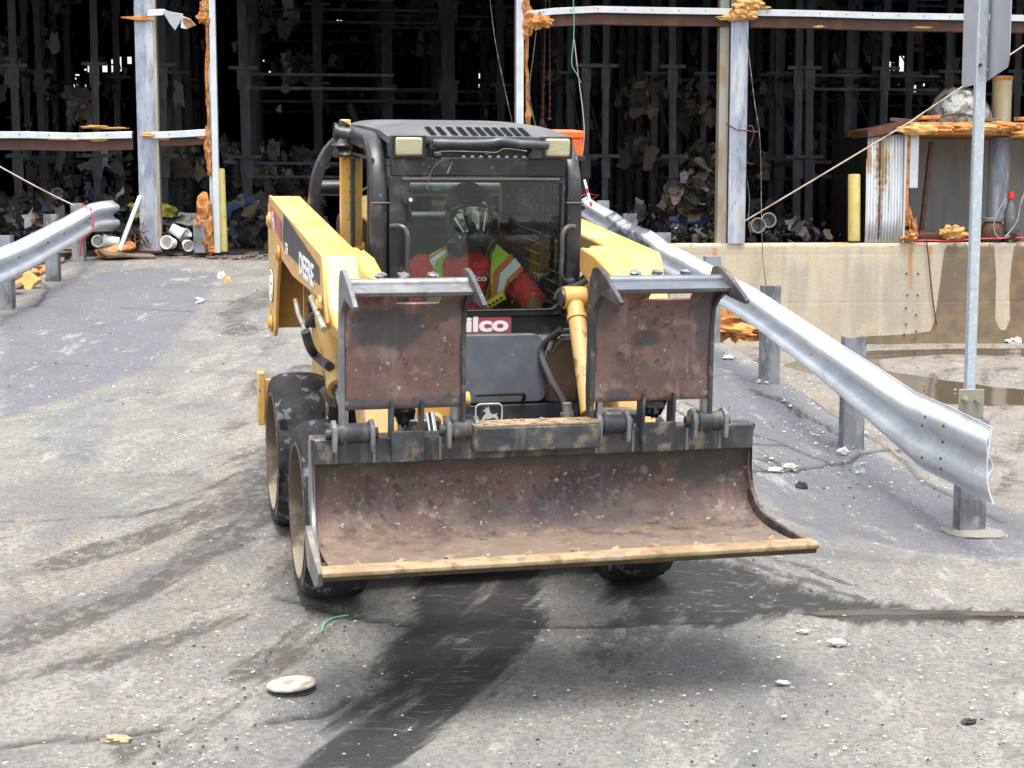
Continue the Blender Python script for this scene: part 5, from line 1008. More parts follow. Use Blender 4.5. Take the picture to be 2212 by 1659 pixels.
arm(-1); arm(1)
m=MB(); 
for pts in ([L(0,-.79,638,649),L(0,-.79,645,680),L(0,-.79,660,715)],): m.tube(pts,.011,8)
for pts in ([L(0,-.78,672,643),L(0,-.78,682,670),L(0,-.78,700,712)],): m.tube(pts,.013,8)
m.builds('steel_line',fitting,sk)
m=MB(); m.tube(spline([L(0,-.79,660,715),L(0,-.77,668,745),L(0,-.73,682,768),L(0,-.70,712,792)],5),.021,10); m.tube(spline([L(0,-.79,664,705),L(0,-.79,668,690),L(0,-.79,676,680),L(0,-.77,690,672)],4),.012,8); m.build('hose',hosem,sk)
# decals on the arm
def armpoly(pts,x=-.7520): return [(L(0,x,u,v)[1],L(0,x,u,v)[2]) for u,v in pts]
m=MB(); q=armpoly([(613,462),(689,577),(690,616),(640,566),(615,540),(611,515)]); m.prism(q,0,-.7535,-.7515); m.build('decal_band',blackd,sk)
m=MB(); q=armpoly([(584,444),(608,478),(608,522),(586,482)]); m.prism(q,0,-.7535,-.7515); m.build('sticker',redp,sk)
c=L(0,-.754,646,580); text('lettering','DEERE',.135,(-.754,c[1],c[2]-.015),(0,-1,0),(0,0,1),whitep,sk,bold=.004,sx=1.45)
c=L(0,-.754,616,541); text('lettering','325',.075,(-.754,c[1],c[2]-.01),(0,-1,0),(0,0,1),whitep,sk,bold=.001,sx=1.1)
c=L(0,-.754,587,478); text('lettering','Filco',.125,(-.754,c[1],c[2]-.03),(0,-1,-.02),(0,0,1),whitep,sk,bold=.004,sx=1.25)
m=MB(); c=L(0,-.7515,587.5,616); 
m.lathe([(0,.0001),(0,.095),(.002,.095),(.002,.0001)],(c[0],c[1],c[2]),(-1,0,0),30); m.build('round_emblem',blackd,sk)
m=MB(); m.tube([(c[0]-.003,c[1]+.085*math.cos(a),c[2]+.085*math.sin(a)) for a in np.linspace(0,2*PI,30)],.005,5,cap=False); m.tube([(c[0]-.003,c[1]+.03,c[2]-.04),(c[0]-.003,c[1]-.01,c[2]+.02),(c[0]-.003,c[1]+.02,c[2]+.05)],.008,5); m.tube([(c[0]-.003,c[1]-.01,c[2]+.0),(c[0]-.003,c[1]-.03,c[2]-.045)],.007,5); m.build('emblem_mark',whitep,sk)
# ---- tilt cylinder on the right
a=Vector((.375,-.12,1.345)); b2=Vector((.345,-.50,.90)); m=MB(); m.cyl(a+(b2-a)*.06,b2,.039,22); m.cyl(a-Vector((.05,0,0)),a+Vector((.05,0,0)),.05,20); m.cyl(a+(b2-a)*.16,a+(b2-a)*.20,.045,20); tc_=m.build('tilt_cylinder',yelldirty,sk,bevel=.003)
m=MB(); m.cyl(a-Vector((.062,0,0)),a-Vector((.05,0,0)),.038,16); m.build('pin',steel,tc_)
m=MB(); m.tube(spline([(.325,-.10,1.20),(.26,-.02,1.10),(.27,-.10,1.0),(.33,-.2,.86),(.34,-.25,.74)],6),.017,10); m.tube(spline([(.46,-.14,1.45),(.40,-.10,1.40),(.33,-.06,1.37),(.31,-.05,1.33)],4),.014,8); m.tube(spline([(.42,-.40,1.2),(.41,-.45,1.0),(.375,-.5,.8),(.36,-.5,.7)],5),.018,8); m.build('hose',hosem,sk)
m=MB(); m.cyl((.425,-.22,1.45),(.425,-.22,1.33),.012,8); m.cyl((.43,-.25,1.33),(.43,-.25,1.26),.02,8); m.cyl((.43,-.27,1.25),(.43,-.28,1.20),.024,8); m.cyl((.43,-.28,1.19),(.43,-.3,1.10),.018,8); m.cyl((.285,-.35,.92),(.30,-.36,.80),.022,8); m.cyl((.287,-.35,.88),(.29,-.352,.86),.03,8); m.builds('hydraulic_fitting',fitting,sk)
# left side: coupler cylinder bits seen between grapple legs
m=MB(); m.box(-.44,-.28,-.62,-.50,.93,1.05); m.cyl((-.36,-.60,.93),(-.36,-.68,.84),.05,14); m.cyl((-.26,-.6,1.0),(-.2,-.6,1.0),.035,8); m.build('coupler_block',yelldirty,sk,bevel=.008)
m=MB(); m.cyl((-.385,-.70,.97),(-.37,-.78,.80),.021,12); m.build('chrome_rod',M('chrome',(.75,.75,.75),.15,1.),sk)
m=MB(); m.box(-.60,.60,-.66,-.58,.55,.80); m.box(-.50,-.34,-.72,-.60,.60,.95); m.box(.34,.5,-.72,-.60,.60,.95); m.build('quick_coupler',steel,sk,bevel=.01)
# ---- cab
yf=.10
m=MB() # posts that bend back into roof rails
for s,xc in ((-1,-.455),(1,.432)):
    path=[(xc,yf+.045,.80),(xc,yf+.045,1.735)]+[(xc,yf+.045+.27*(1-math.cos(a)),1.735+.27*math.sin(a)) for a in np.linspace(.12,PI/2,10)]+[(xc,1.35,2.01)]
    sec=[(math.copysign(abs(math.cos(t))**.6,math.cos(t)),math.copysign(abs(math.sin(t))**.6,math.sin(t))) for t in np.linspace(0,2*PI,17)[:-1]]
    m.tube(path,.040,16,sect=sec)
m.builds('cab_post',blackp,sk,sharp=50)
m=MB()
for xc in (-.455,.432): m.tube([(xc-.042,yf+.003,1.745),(xc+.042,yf+.003,1.745)],.004,5)
m.builds('weld_seam',hatchm,sk)
m=MB()
for xc in (-.43,.41): m.box(xc-.03,xc+.03,1.28,1.34,.9,2.0)
m.builds('rear_post',blackp,sk)
# roof: domed shell
m=MB(); rings=[]; nxr=25
def rz(x,y): return 2.044+ .042*(1-(abs(x+.01)/.44)**7)*sstep(np.array((y-.05)/.30)).item()- .010*((y-.7)/.6)**2
ys_=[.095,.11,.14,.2,.3,.42,.6,.85,1.1,1.32]
xs_=np.linspace(-.425,.405,nxr)
for y in ys_: rings.append([(x,y,rz(x,y)) for x in xs_]+[(x,y,rz(x,y)-.03) for x in xs_[::-1]])
m.loft(rings); m.build('roof',blacktop,sk,sharp=40)
# grille slots on the front slope of the roof
m=MB()
for i,(u) in enumerate((938,961,985,1007,1028,1047,1066,1084,1103,1122,1141)):
    x=L(1,.12,u,296)[0]; wq=.015; m.add([(x-wq,.112,rz(x,.112)+.003),(x+wq-.004,.112,rz(x,.112)+.003),(x+wq-.010,.25,rz(x,.25)+.004),(x-wq-.006,.25,rz(x,.25)+.004)],[(0,1,2,3)])
m.builds('vent_slot',chardk,sk,recalc=False)
# front header, lamp boxes, bar
m=MB(); m.box(-.405,.385,.10,.145,1.862,1.945); m.build('header_panel',blackp,sk,bevel=.006)
m=MB(); m.box(-.245,.262,.13,.16,1.945,2.035); m.build('header_recess',darkgrease,sk)
for s,(x0,x1) in ((-1,(-.412,-.252)),(1,(.262,.410))):
    m=MB(); m.box(x0,x1,.085,.20,1.940,2.040); hb=m.build('lamp_housing',blackp,sk,bevel=.006)
    m=MB(); m.box(x0+.018,x1-.022 if s<0 else x1-.016,.066,.086,1.953,2.032) ; lg=m.build('headlight',lensm,sk,bevel=.010,seg=3)
    m=MB(); m.box(x0+.006,x1-.008,.076,.0835,1.944,2.038); m.build('bezel',darkgrease,lg)
m=MB(); zb=2.007; m.tube(spline([(-.235,.045,zb+.003),(-.1,.04,zb),(.02,.04,zb+.004),(.07,.04,zb+.012),(.15,.04,zb+.002),(.285,.045,zb-.004)],5),.0185,12); 
m.box(-.245,-.225,.045,.13,1.985,2.02); m.prism([(.21,1.945),(.262,1.945),(.262,2.0),(.24,2.0)],1,.06,.13); m.build('grab_bar',M('bar_dark',(.05,.055,.065),.35,.2,layers=[((.16,.16,.16),6,.5,.7,.5)]),sk)
m=MB()
for k in range(8):
    x=lerp(L(1,.128,1001,345)[0],L(1,.128,1131,345)[0],k/7); c=(x,.128,1.947); pr=[(x+.0105*math.cos(a),1.937+.017*math.sin(a)) for a in np.linspace(0,PI,9)]; m.prism(pr,1,.120,.1285)
m.builds('lit_vent_hole',M('pale_plastic',(.62,.68,.72),.4),sk)  # pale inserts painted as light showing through the vent holes
m=MB(); m.tube(spline([(-.22,.10,1.965),(-.15,.095,1.972),(-.02,.095,1.970),(.06,.095,1.968),(.1,.09,1.985),(.20,.095,1.975)],4),.003,5); lump(m,(-.20,.10,1.958),(.018,.01,.010),2); lump(m,(.02,.10,1.965),(.012,.008,.008),4); m.tube(spline([(-.175,.092,1.94),(-.22,.086,1.905),(-.243,.084,1.855),(-.25,.084,1.81)],4),.0035,5); m.tube([(-.138,.090,1.926),(-.160,.088,1.875)],.0045,5); m.build('cable',wirem,sk)
m=MB(); m.box(-.36,.355,.088,.10,1.848,1.857); m.build('door_trim',M('trim_grey',(.14,.14,.14),.5),sk)
# door frame with rounded opening
x0,x1,z0,z1=-.415,.385,1.235,1.862; gx0,gx1,gz0,gz1=-.330,.372,1.262,1.838
def rrect(x0,x1,z0,z1,r,n=6,rb=None):
    out=[]
    for cx,cz,a0,rr_ in ((x1-r,z1-r,0,r),(x0+r,z1-r,PI/2,r),(x0+r,z0+r,PI,r),(x1-(rb or r),z0+(rb or r),1.5*PI,rb or r)):
        out+=[(cx+rr_*math.cos(a0+k*PI/2/n),cz+rr_*math.sin(a0+k*PI/2/n)) for k in range(n+1)]
    return out
o_=rrect(x0,x1,z0,z1,.004); i_=rrect(gx0,gx1,gz0,gz1,.014,rb=.05); n=len(o_)
m=MB(); vs=[(p[0],yf,p[1]) for p in o_]+[(p[0],yf,p[1]) for p in i_]+[(p[0],yf+.045,p[1]) for p in o_]+[(p[0],yf+.045,p[1]) for p in i_]
m.add(vs,[(i,(i+1)%n,(i+1)%n+n,i+n) for i in range(n)]+[(i+2*n,i+3*n,(i+1)%n+3*n,(i+1)%n+2*n) for i in range(n)]+[(i+n,(i+1)%n+n,(i+1)%n+3*n,i+3*n) for i in range(n)]+[(i,i+2*n,(i+1)%n+2*n,(i+1)%n) for i in range(n)])
dr=m.build('door',blackp,sk,bevel=.003)
m=MB(); m.prism(rrect(gx0-.006,gx1+.006,gz0-.006,gz1+.006,.014,rb=.05),1,yf+.020,yf+.0235); m.build('windshield',glass,dr)
m=MB(); m.tube([(p[0],yf-.001,p[1]) for p in i_]+[(i_[0][0],yf-.001,i_[0][1])],.0035,5,cap=False); m.build('door_seal',hosem,dr)
for s,xa,xb,zA,zB in ((-1,-.41,-.345,1.645,1.37),(1,.43,.36,1.64,1.395)):
    m=MB(); m.tube(spline([(xa,yf-.005,zA),(lerp(xa,xb,.6),yf-.045,zA+.002),(xb,yf-.06,zA-.03),(xb,yf-.06,(zA+zB)/2),(xb,yf-.06,zB+.03),(lerp(xa,xb,.6),yf-.045,zB),(xa,yf-.005,zB)],4),.0105,10); m.build('door_handle',M('handle_dark',(.06,.06,.065),.35,layers=[((.2,.2,.2),12,.5,.7,.5)]),dr)
m=MB(); c=L(1,yf,881,428); m.cyl((c[0],yf+.02,c[2]),(c[0],yf-.03,c[2]),.027,20); m.cyl((c[0]+.004,yf-.03,c[2]-.004),(c[0]+.004,yf-.045,c[2]-.004),.012,12); m.tube([(c[0]+.004,yf-.04,c[2]),(c[0]+.003,yf-.035,c[2]-.05),(c[0]+.008,yf-.02,c[2]-.10)],[.010,.008,.005],8); wm=m.build('wiper_pivot',hosem,dr)
m=MB(); m.cyl((c[0]+.004,yf-.045,c[2]-.004),(c[0]+.004,yf-.049,c[2]-.004),.008,10); m.build('cap',whitep,wm)
# lower front: black band, hatch, plate, recess
m=MB(); m.prism([(yf+.01,1.234),(yf+.01,1.15),(-.04,.99),(-.06,.62),(.06,.62),(.06,.60),(.16,.60),(.16,1.234)][0:4]+[(.16,.62),(.16,1.234)],0,-.46,.435); m.build('front_panel',blackp,sk,bevel=.006)
hp=rrect(-.30,.275,.868,1.165,.05); m=MB(); m.prism([(p[0],p[1]) for p in hp],1,-.075,-.045); ht=m.build('hatch',hatchm,sk,bevel=.008); 
def tiltfront(o): 
    # follow the slope of the lower front panel
    for v in o.data.vertices: v.co.y+= max(0,(v.co.z-.99))*.62
tiltfront(ht)
m=MB(); hz_=.905; m.tube(spline([(-.06,-.095,hz_+.01),(.0,-.105,hz_+.012),(.13,-.105,hz_+.012),(.158,-.105,hz_+.005),(.162,-.09,hz_-.015),(.162,-.07,hz_-.02)],4),.0085,8); m.build('hatch_handle',darkgrease,ht)
m=MB(); m.prism([(-.075,.60),(-.075,.862),(-.06,.862),(-.06,.60)],0,-.44,.42); m.build('kick_plate',M('kick_plate_navy',(.032,.036,.043),.42,layers=[((.085,.09,.10),4,.45,.65,.6),((.20,.17,.13),12,.58,.68,.6),((.3,.28,.25),50,.66,.71,.6)],bump=(50,.15,.004),rv=(6,.1)),sk,bevel=.004)
m=MB(); m.box(.275,.415,-.048,-.035,.87,1.15); rc=m.build('side_recess',brownm,sk)
m=MB(); m.tube(spline([(.28,-.06,1.10),(.30,-.06,1.155),(.345,-.05,1.185),(.42,-.03,1.185)],5),.010,6); m.add([(.285,-.062,1.08),(.335,-.055,1.165),(.42,-.045,1.165),(.42,-.052,1.145),(.34,-.058,1.145)],[(0,1,2,3,4)]); m.build('recess_lip',steelpol,rc)
m=MB(); m.box(.285,.42,-.075,-.055,.862,.872); m.build('step_edge',darkgrease,sk)
# Filco sign on the front (its first letter is behind the grapple)
xs0=L(1,.06,1003,700)[0]; xe0=L(1,.06,1110,700)[0]
a=L(1,.075,1110,687); b2=L(1,.055,1110,722); zt,zb_=a[2],b2[2]; ya,yb_=.10-(1.234-zt)*0-.0,0
def fy(z): return (yf+.01 if z>1.15 else yf+.01-(1.15-z)*(.15/.16))-.0035
xL=xe0-.345
m=MB(); m.add([(xL,fy(zt),zt),(xe0,fy(zt),zt),(xe0,fy(1.152),1.152),(xL,fy(1.152),1.152)],[(0,1,2,3)]); zt=1.234-.004; 
m=MB(); m.box(xL,xe0,yf+.0045,yf+.0095,1.155,1.232); m.build('sticker',redp,sk,bevel=.002)
tx=text('lettering','Filco',.094,(xL+.03,yf+.0035,1.168),(1,0,0),(0,0,1),whitep,sk,bold=.0035,sx=1.48); tx.location.x=xe0-.014-max(v.co.x for v in tx.data.vertices)*1.48
# deer emblem: badge outline with a leaping animal silhouette
ey=-.079; ec=L(1,ey,1056,896); ex,ez=ec[0],ec[2]+.012
m=MB(); q=rrect(ex-.060,ex+.060,ez-.054,ez+.038,.022); m.tube([(p[0],ey,p[1]) for p in q]+[(q[0][0],ey,q[0][1])],.0038,5,cap=False)
deer=[(-.040,-.040),(-.030,-.036),(-.024,-.020),(-.014,-.008),(-.018,.004),(-.026,.006),(-.022,.012),(-.014,.014),(-.016,.026),(-.006,.018),(-.002,.028),(.002,.014),(.004,.004),(.010,-.008),(.026,-.012),(.036,-.006),(.034,-.016),(.042,-.028),(.036,-.040),(.030,-.030),(.018,-.026),(.0,-.032),(-.016,-.030),(-.030,-.044)]
m.prism([(ex+a_*1.05,ez+b_-.0) for a_,b_ in deer],1,ey-.001,ey+.003); m.build('emblem_mark',whitep,sk)
# cab sides, rear, interior
m=MB(); m.box(-.475,-.465,.16,.86,.9,1.28); m.box(-.455,-.445,.95,1.3,.9,1.25); m.box(.455,.465,.16,1.3,.9,1.22); m.box(-.43,.42,1.30,1.32,.9,1.50); m.box(-.43,.42,1.30,1.32,1.88,2.0); m.build('cab_wall',blackp,sk)
m=MB(); m.box(-.474,-.468,.17,.80,1.28,1.93); m.build('side_window',sideglass,sk)
m=MB(); m.box(.452,.457,.17,1.28,1.22,1.95); m.build('side_window',sideglass,sk)
m=MB(); m.box(-.40,.40,1.305,1.309,1.50,1.88); m.build('rear_window',sideglass,sk)
m=MB(); m.tube([(-.478,.17,1.93),(-.478,.80,1.93),(-.478,.80,1.28),(-.478,.17,1.28),(-.478,.17,1.93)],.008,5); m.tube([(-.478,.30,1.93),(-.478,.30,1.28)],.006,5); m.build('window_seal',hosem,sk)
m=MB()
for y in np.arange(.22,1.28,.052): m.tube([(.435,y,1.22),(.435,y,1.95)],.0048,4)
for z in np.arange(1.24,1.95,.052): m.tube([(.432,.18,z),(.432,1.28,z)],.0048,4)
m.build('mesh_guard',darkgrease,sk)
m=MB(); m.box(.425,.445,.60,.66,1.2,1.95); m.tube([(.42,.25,1.66),(.42,.62,1.40)],.008,6); m.build('guard_frame',hatchm,sk)
m=MB(); m.prism([(.60,.92),(1.05,.94),(1.15,1.0),(1.22,1.55),(1.12,1.60),(1.02,1.10),(.60,1.06)],0,-.24,.26); m.build('seat',seatm,sk,bevel=.03,seg=3)
m=MB(); m.box(-.44,.42,.12,1.3,.88,.92); m.box(-.44,-.30,.2,.9,.92,1.18); m.box(.33,.44,.2,.9,.92,1.18); m.build('cab_floor',darkgrease,sk,bevel=.01)
m=MB(); m.box(.10,.175,1.20,1.22,1.56,1.62) ; m.build('notice',M('notice_pale',(.45,.50,.42),.6),sk)
m=MB(); m.box(-.40,.10,1.26,1.285,1.78,1.835); m.build('window_rail',M('pale_rail',(.45,.55,.55),.4),sk)
for i,x in enumerate((-.33,-.25)):
    m=MB(); m.sphere((x,1.1,1.53),.045,14,10); m.tube([(x,1.1,1.44),(x,1.1,1.50)],.04,12); m.build('bottle',M('clear_bottle',(.55,.58,.55),.15),sk)
m=MB(); m.box(-.36,-.32,1.21,1.25,1.5,1.76); m.build('belt_strap',M('strap_yellow',(.32,.30,.08),.8),sk)
# yellow perforated lever guard
m=MB(); a=Vector(L(1,.24,1050,662)); b2=Vector(L(1,.24,1086,640)); m.cyl(a,b2,.020,14); m.cyl(b2-(b2-a)*.02,b2+(b2-a)*.08,.023,14); lv=m.build('lever_guard',M('lever_yellow',(.62,.52,.03),.5),sk)
m=MB(); d=(b2-a)
for k in range(4):
    c=a+d*(.15+.22*k)+Vector((0,-.019,.003)); m.cyl(c,c+Vector((0,-.003,0)),.007,8)
m.builds('hole',darkgrease,lv)
m=MB(); m.tube(spline([(.22,.35,.95),(.24,.27,1.10),(.26,.25,1.20)],4),.014,8); m.tube(spline([(-.24,.35,.95),(-.25,.27,1.08),(-.25,.25,1.16)],4),.014,8); m.builds('control_lever',hosem,sk)
m=MB(); m.box(.42,.80,1.18,1.46,1.88,1.90); m.box(.42,.46,1.2,1.4,1.5,1.9); m.build('tool_shelf',blackp,sk)
# ---- bucket
EZ=.60
prof=[(-1.51,.598),(-1.30,.575),(-1.12,.572),(-1.02,.60),(-.955,.66),(-.93,.74),(-.94,.82),(-.965,.87)]
pr=[tuple(p) for p in spline([(a_,b_,0) for a_,b_ in prof],4)]; pr=[(p[0],p[1]) for p in pr]
def shellprof(m,pr,th,x0,x1,nx=1):
    out=[]; 
    for i,p in enumerate(pr):
        a_=pr[max(i-1,0)]; c=pr[min(i+1,len(pr)-1)]; t=Vector((c[0]-a_[0],c[1]-a_[1])).normalized(); out.append((p[0]-t.y*-1*th*-1,p[1]-t.x*th))
    n=len(pr); xs=np.linspace(x0,x1,nx+1); rings=[]
    for x in xs: rings.append([(x,a_,b_) for a_,b_ in pr]+[(x,a_,b_) for a_,b_ in out[::-1]])
    m.loft(rings)
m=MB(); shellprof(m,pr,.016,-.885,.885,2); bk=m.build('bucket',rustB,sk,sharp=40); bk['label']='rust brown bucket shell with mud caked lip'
m=MB(); m.prism([(-1.565,.592),(-1.565,.608),(-1.54,.614),(-1.475,.607),(-1.475,.585),(-1.53,.580)],0,-.925,.925); m.v=[(x,y+.004*math.sin(x*41),z+.0025*math.sin(x*23)) for x,y,z in m.v]; ce=m.build('cutting_edge',muded,bk,bevel=.004)
m=MB(); m.prism([(-1.56,.5915),(-1.53,.5795),(-1.32,.5685),(-1.32,.552),(-1.55,.572)],0,-.918,.918); m.build('wear_plate',mudunder,bk)
rr=random.Random(4)
for k in range(11):
    m=MB(); x=-.78+k*.156+rr.uniform(-.015,.015); lump(m,(x,-1.463,.597),(rr.uniform(.016,.03),.022,rr.uniform(.012,.019)),k,.5,12,8,2.6); m.build('mud_clod',muded,bk)
sp=[(-1.53,.60),(-1.40,.60),(-1.24,.598),(-1.12,.606),(-1.05,.63),(-1.0,.68),(-.97,.76),(-.965,.90),(-.985,.945),(-.90,.945),(-.88,.70),(-.93,.60),(-1.0,.555),(-1.2,.545),(-1.50,.57)]
for s in (-1,1):
    m=MB(); 
    # side plate, slightly flared to the front
    n=len(sp); vs=[]
    for off in (0,.018):
        for y,z in sp: vs.append((s*((.875+.045*max(0,min(1,(-.95-y)/.6)))+off),y,z))
    m.add(vs,[tuple(range(n)),tuple(range(2*n-1,n-1,-1))]+[(i,(i+1)%n,(i+1)%n+n,i+n) for i in range(n)]); m.build('side_plate',steelpol if s<0 else rust,bk,bevel=.003)
# outer lip flange on the left corner: worn triangular gusset
m=MB(); q=[(-1.55,.602),(-1.30,.612),(-1.08,.64),(-1.02,.60),(-1.15,.50),(-1.40,.505),(-1.52,.55)]; n=len(q); vs=[(-.926-.012*((-y-1.)/.6),y,z) for y,z in q]+[(-.900-.02*((-y-1.)/.6),y,z) for y,z in q]; m.add(vs,[tuple(range(n)),tuple(range(2*n-1,n-1,-1))]+[(i,(i+1)%n,(i+1)%n+n,i+n) for i in range(n)]); m.build('corner_gusset',M('dusty_steel',(.17,.165,.16),.7,.2,layers=[((.34,.27,.18),8,.48,.64,.75),((.10,.10,.11),5,.52,.64,.6)],bump=(40,.4,.005)),bk,bevel=.003)
# top box beam
m=MB(); m.box(-.885,.885,-.99,-.90,.845,.945); tb=m.build('top_beam',steel,bk,bevel=.006)
m=MB(); 
for x in (-.80,-.655,-.49,-.40,-.285,.225,.375,.545,.60,.74): m.box(x-.005,x+.005,-.9935,-.9905,.85,.94)
m.builds('weld_seam',steelpol,tb)
m=MB(); m.box(-.285,.222,-1.06,-.96,.885,.985); cb=m.build('centre_beam',steel,bk,bevel=.008)
m=MB(); m.box(-.283,.22,-1.058,-.962,.9855,.992); 
for k in range(30): x=rr.uniform(-.27,.21); lump(m,(x,rr.uniform(-1.05,-.98),.992),(rr.uniform(.006,.02),.01,rr.uniform(.003,.009)),k,.4,8,6)
m.build('mud_layer',muded,cb)
def channel(x0,x1):
    m=MB(); m.box(x0,x1,-1.03,-1.018,.855,.975); m.box(x0,x0+.012,-1.018,-.94,.875,1.085); m.box(x1-.012,x1,-1.018,-.94,.875,1.085)
    ch=m.build('stop_bracket',steel,bk,bevel=.003)
    m=MB(); lump(m,((x0+x1)/2,-.95,1.03),((x1-x0)*.3,.03,.05),int(x0*30),.5); m.build('grease_block',darkgrease,ch); return ch
channel(-.595,-.468); channel(.402,.540)
# hinges
def hinge(xa,xb):
    m=MB(); z=.965; y=-.985
    for x in (xa,xb): m.prism([(y-.045,.90),(y-.05,z),(y-.04,z+.035),(y,z+.052),(y+.04,z+.035),(y+.05,.90)],0,x-.009,x+.009)
    h_=m.builds('hinge_lug',steelpol,bk,bevel=.003)
    m=MB(); m.cyl((xa+.01,y,z),(xb-.01,y,z),.038,20); m.cyl((xa+.02,y,z),(xa+.035,y,z),.043,20); m.cyl((xa-.03,y,z),(xb+.025,y,z),.020,12); m.build('hinge_tube',steel,h_)
hinge(-.808,-.665); hinge(-.372,-.262); hinge(.228,.345); hinge(.622,.752)
# ---- grapple jaws
def jaw(x0,x1,lab,leg,seed):
    g=bpy.data.objects.new('grapple_jaw',None); COL.objects.link(g); g.parent=sk; g['label']=lab
    # curved plate: profile in (y,z)
    pp=[(-.985,1.055),(-.975,1.20),(-.975,1.34),(-.985,1.42),(-1.01,1.47),(-1.06,1.507)]
    q=[tuple(p) for p in spline([(a_,b_,0) for a_,b_ in pp],5)]
    m=MB(); xs=np.linspace(x0,x1,15); hx0,hx1=lerp(x0,x1,.42),lerp(x0,x1,.76)
    rings=[]; nq=len(q)
    front=[[(x,a_,b_) for a_,b_,_ in q] for x in xs]; vs=[v for r_ in front for v in r_]; fs=[]
    for i in range(len(xs)-1):
        xm=(xs[i]+xs[i+1])/2
        for j in range(nq-1):
            zz=(q[j][1]+q[j+1][1])/2
            if hx0<xm<hx1 and 1.462<zz<1.492: continue
            fs.append((i*nq+j,(i+1)*nq+j,(i+1)*nq+j+1,i*nq+j+1))
    m.add(vs,fs); pl_=m.build('plate',rustL if seed==1 else rustR,g,recalc=False,sharp=50); sm=pl_.modifiers.new('s','SOLIDIFY'); sm.thickness=.012; sm.offset=-1 if 0 else 1
    # side plates with forward horn
    for x in (x0,x1):
        sp=[(-.955,.93),(-1.01,.93),(-1.0,1.10),(-.99,1.35),(-1.0,1.42),(-1.04,1.455),(-1.10,1.490),(-1.22,1.484),(-1.32,1.480),(-1.335,1.495),(-1.30,1.512),(-1.20,1.548),(-1.10,1.582),(-1.04,1.592),(-.98,1.580),(-.95,1.53),(-.935,1.35),(-.93,1.1)]
        dx=.0; m=MB(); xx=x; m.prism([(y,z) for y,z in sp],0,xx-.009,xx+.009); m.build('side_plate',steelpol if (x==x0 and seed==1) else steel,g,bevel=.003)
    m=MB(); xa,xb=x0+.009,x1-.009; m.cyl((xa,-1.075,1.538),(xb,-1.075,1.538),.024,16); m.prism([(-1.05,1.500),(-1.17,1.508),(-1.18,1.522),(-1.08,1.545)],0,xa,xb); m.build('cross_tube',steelpol if seed==1 else M('blued_steel',(.13,.145,.165),.35,.5,layers=[((.22,.23,.25),8,.4,.7,.6)],bump=(40,.2,.004)),g)
    m=MB(); 
    for t in (.30,.48,.72): 
        x=lerp(x0,x1,t); lump(m,(x,-1.035,1.566),(.022,.02,.012),int(t*40)+seed,.4,10,8)
    m.builds('weld_lump',steelpol,g)
    for x in leg: m=MB(); m.prism([(-.96,.95),(-1.0,.95),(-.995,1.09),(-.965,1.09)],0,x-.012,x+.012); m.build('jaw_leg',steelpol,g,bevel=.003)
jaw(-.775,-.312,'left rusty grapple jaw with a sooty blotch near its top',(-.765,-.345),1)
jaw(.200,.690,'right rusty grapple jaw in front of the tilt cylinder',(.235,.67),2)
# ---- orange toolbox
t_=thing('toolbox','bright orange plastic tool case on the loader behind the cab roof','box'); c=MMAT@Vector((.655,1.28,1.905)); t_.matrix_world=Matrix.Translation(c)@MMAT.to_3x3().to_4x4()
m=MB(); m.box(-.13,.13,-.09,.09,0,.085); 
for x in (-.09,-.03,.03,.09): m.box(x-.008,x+.008,-.098,-.09,.005,.08)
m.box(.13,.137,-.05,-.03,.01,.08); m.box(.13,.137,.03,.05,.01,.08)
m.build('case',orangep,t_,bevel=.008,seg=3); m=MB(); m.box(-.137,.137,-.097,.097,.088,.128); m.build('lid',orangep,t_,bevel=.010,seg=3)
m=MB(); m.box(.137,.145,-.02,.02,.06,.11); m.build('latch',whitep,t_,bevel=.002)
# ================================================================ OPERATOR
SEAT=Vector((.01,.80,1.0)); pm=MMAT@Matrix.Translation(SEAT)
pe=thing('person','seated loader operator in red shirt, lime safety vest and black full face respirator','person',mat=pm)
def skel(name,verts,edges,mat,parent,sub=2,off=SEAT,root=0):
    me=bpy.data.meshes.new(name); me.from_pydata([tuple(Vector(v[0])-off) for v in verts],edges,[]); o=bpy.data.objects.new(name,me); COL.objects.link(o); o.parent=parent
    sk_=o.modifiers.new('skin','SKIN'); sk_.use_smooth_shade=True
    for i,v in enumerate(verts):
        r=v[1]; o.data.skin_vertices[0].data[i].radius=(r if isinstance(r,tuple) else (r,r))
        o.data.skin_vertices[0].data[i].use_root=(i==root)
    s=o.modifiers.new('sub','SUBSURF'); s.levels=sub; s.render_levels=sub; me.materials.append(mat); return o
def hand(v,e,wrist,dirv,palmn,root):
    """adds palm and five bent fingers"""
    d=Vector(dirv).normalized(); n=Vector(palmn).normalized(); sd=d.cross(n).normalized(); w=Vector(wrist)
    i0=len(v); v.append((w+d*.045,(.018,.032))); e.append((root,i0))
    v.append((w+d*.085,(.014,.036))); e.append((i0,i0+1)); pi_=i0+1
    for k,l in enumerate((.070,.080,.074,.058)):
        b=w+d*.092+sd*(.030-.020*k); j=len(v)
        v+= [(b,.0085),(b+d*l*.42+n*.008,.0082),(b+d*l*.62+n*.030,.0078),(b+d*l*.5+n*.050,.0068)]; e+=[(pi_,j),(j,j+1),(j+1,j+2),(j+2,j+3)]
    j=len(v); b=w+d*.040+sd*.034; v+=[(b,.010),(b+sd*.022+d*.022+n*.012,.0095),(b+sd*.020+d*.045+n*.030,.008)]; e+=[(i0,j),(j,j+1),(j+1,j+2)]
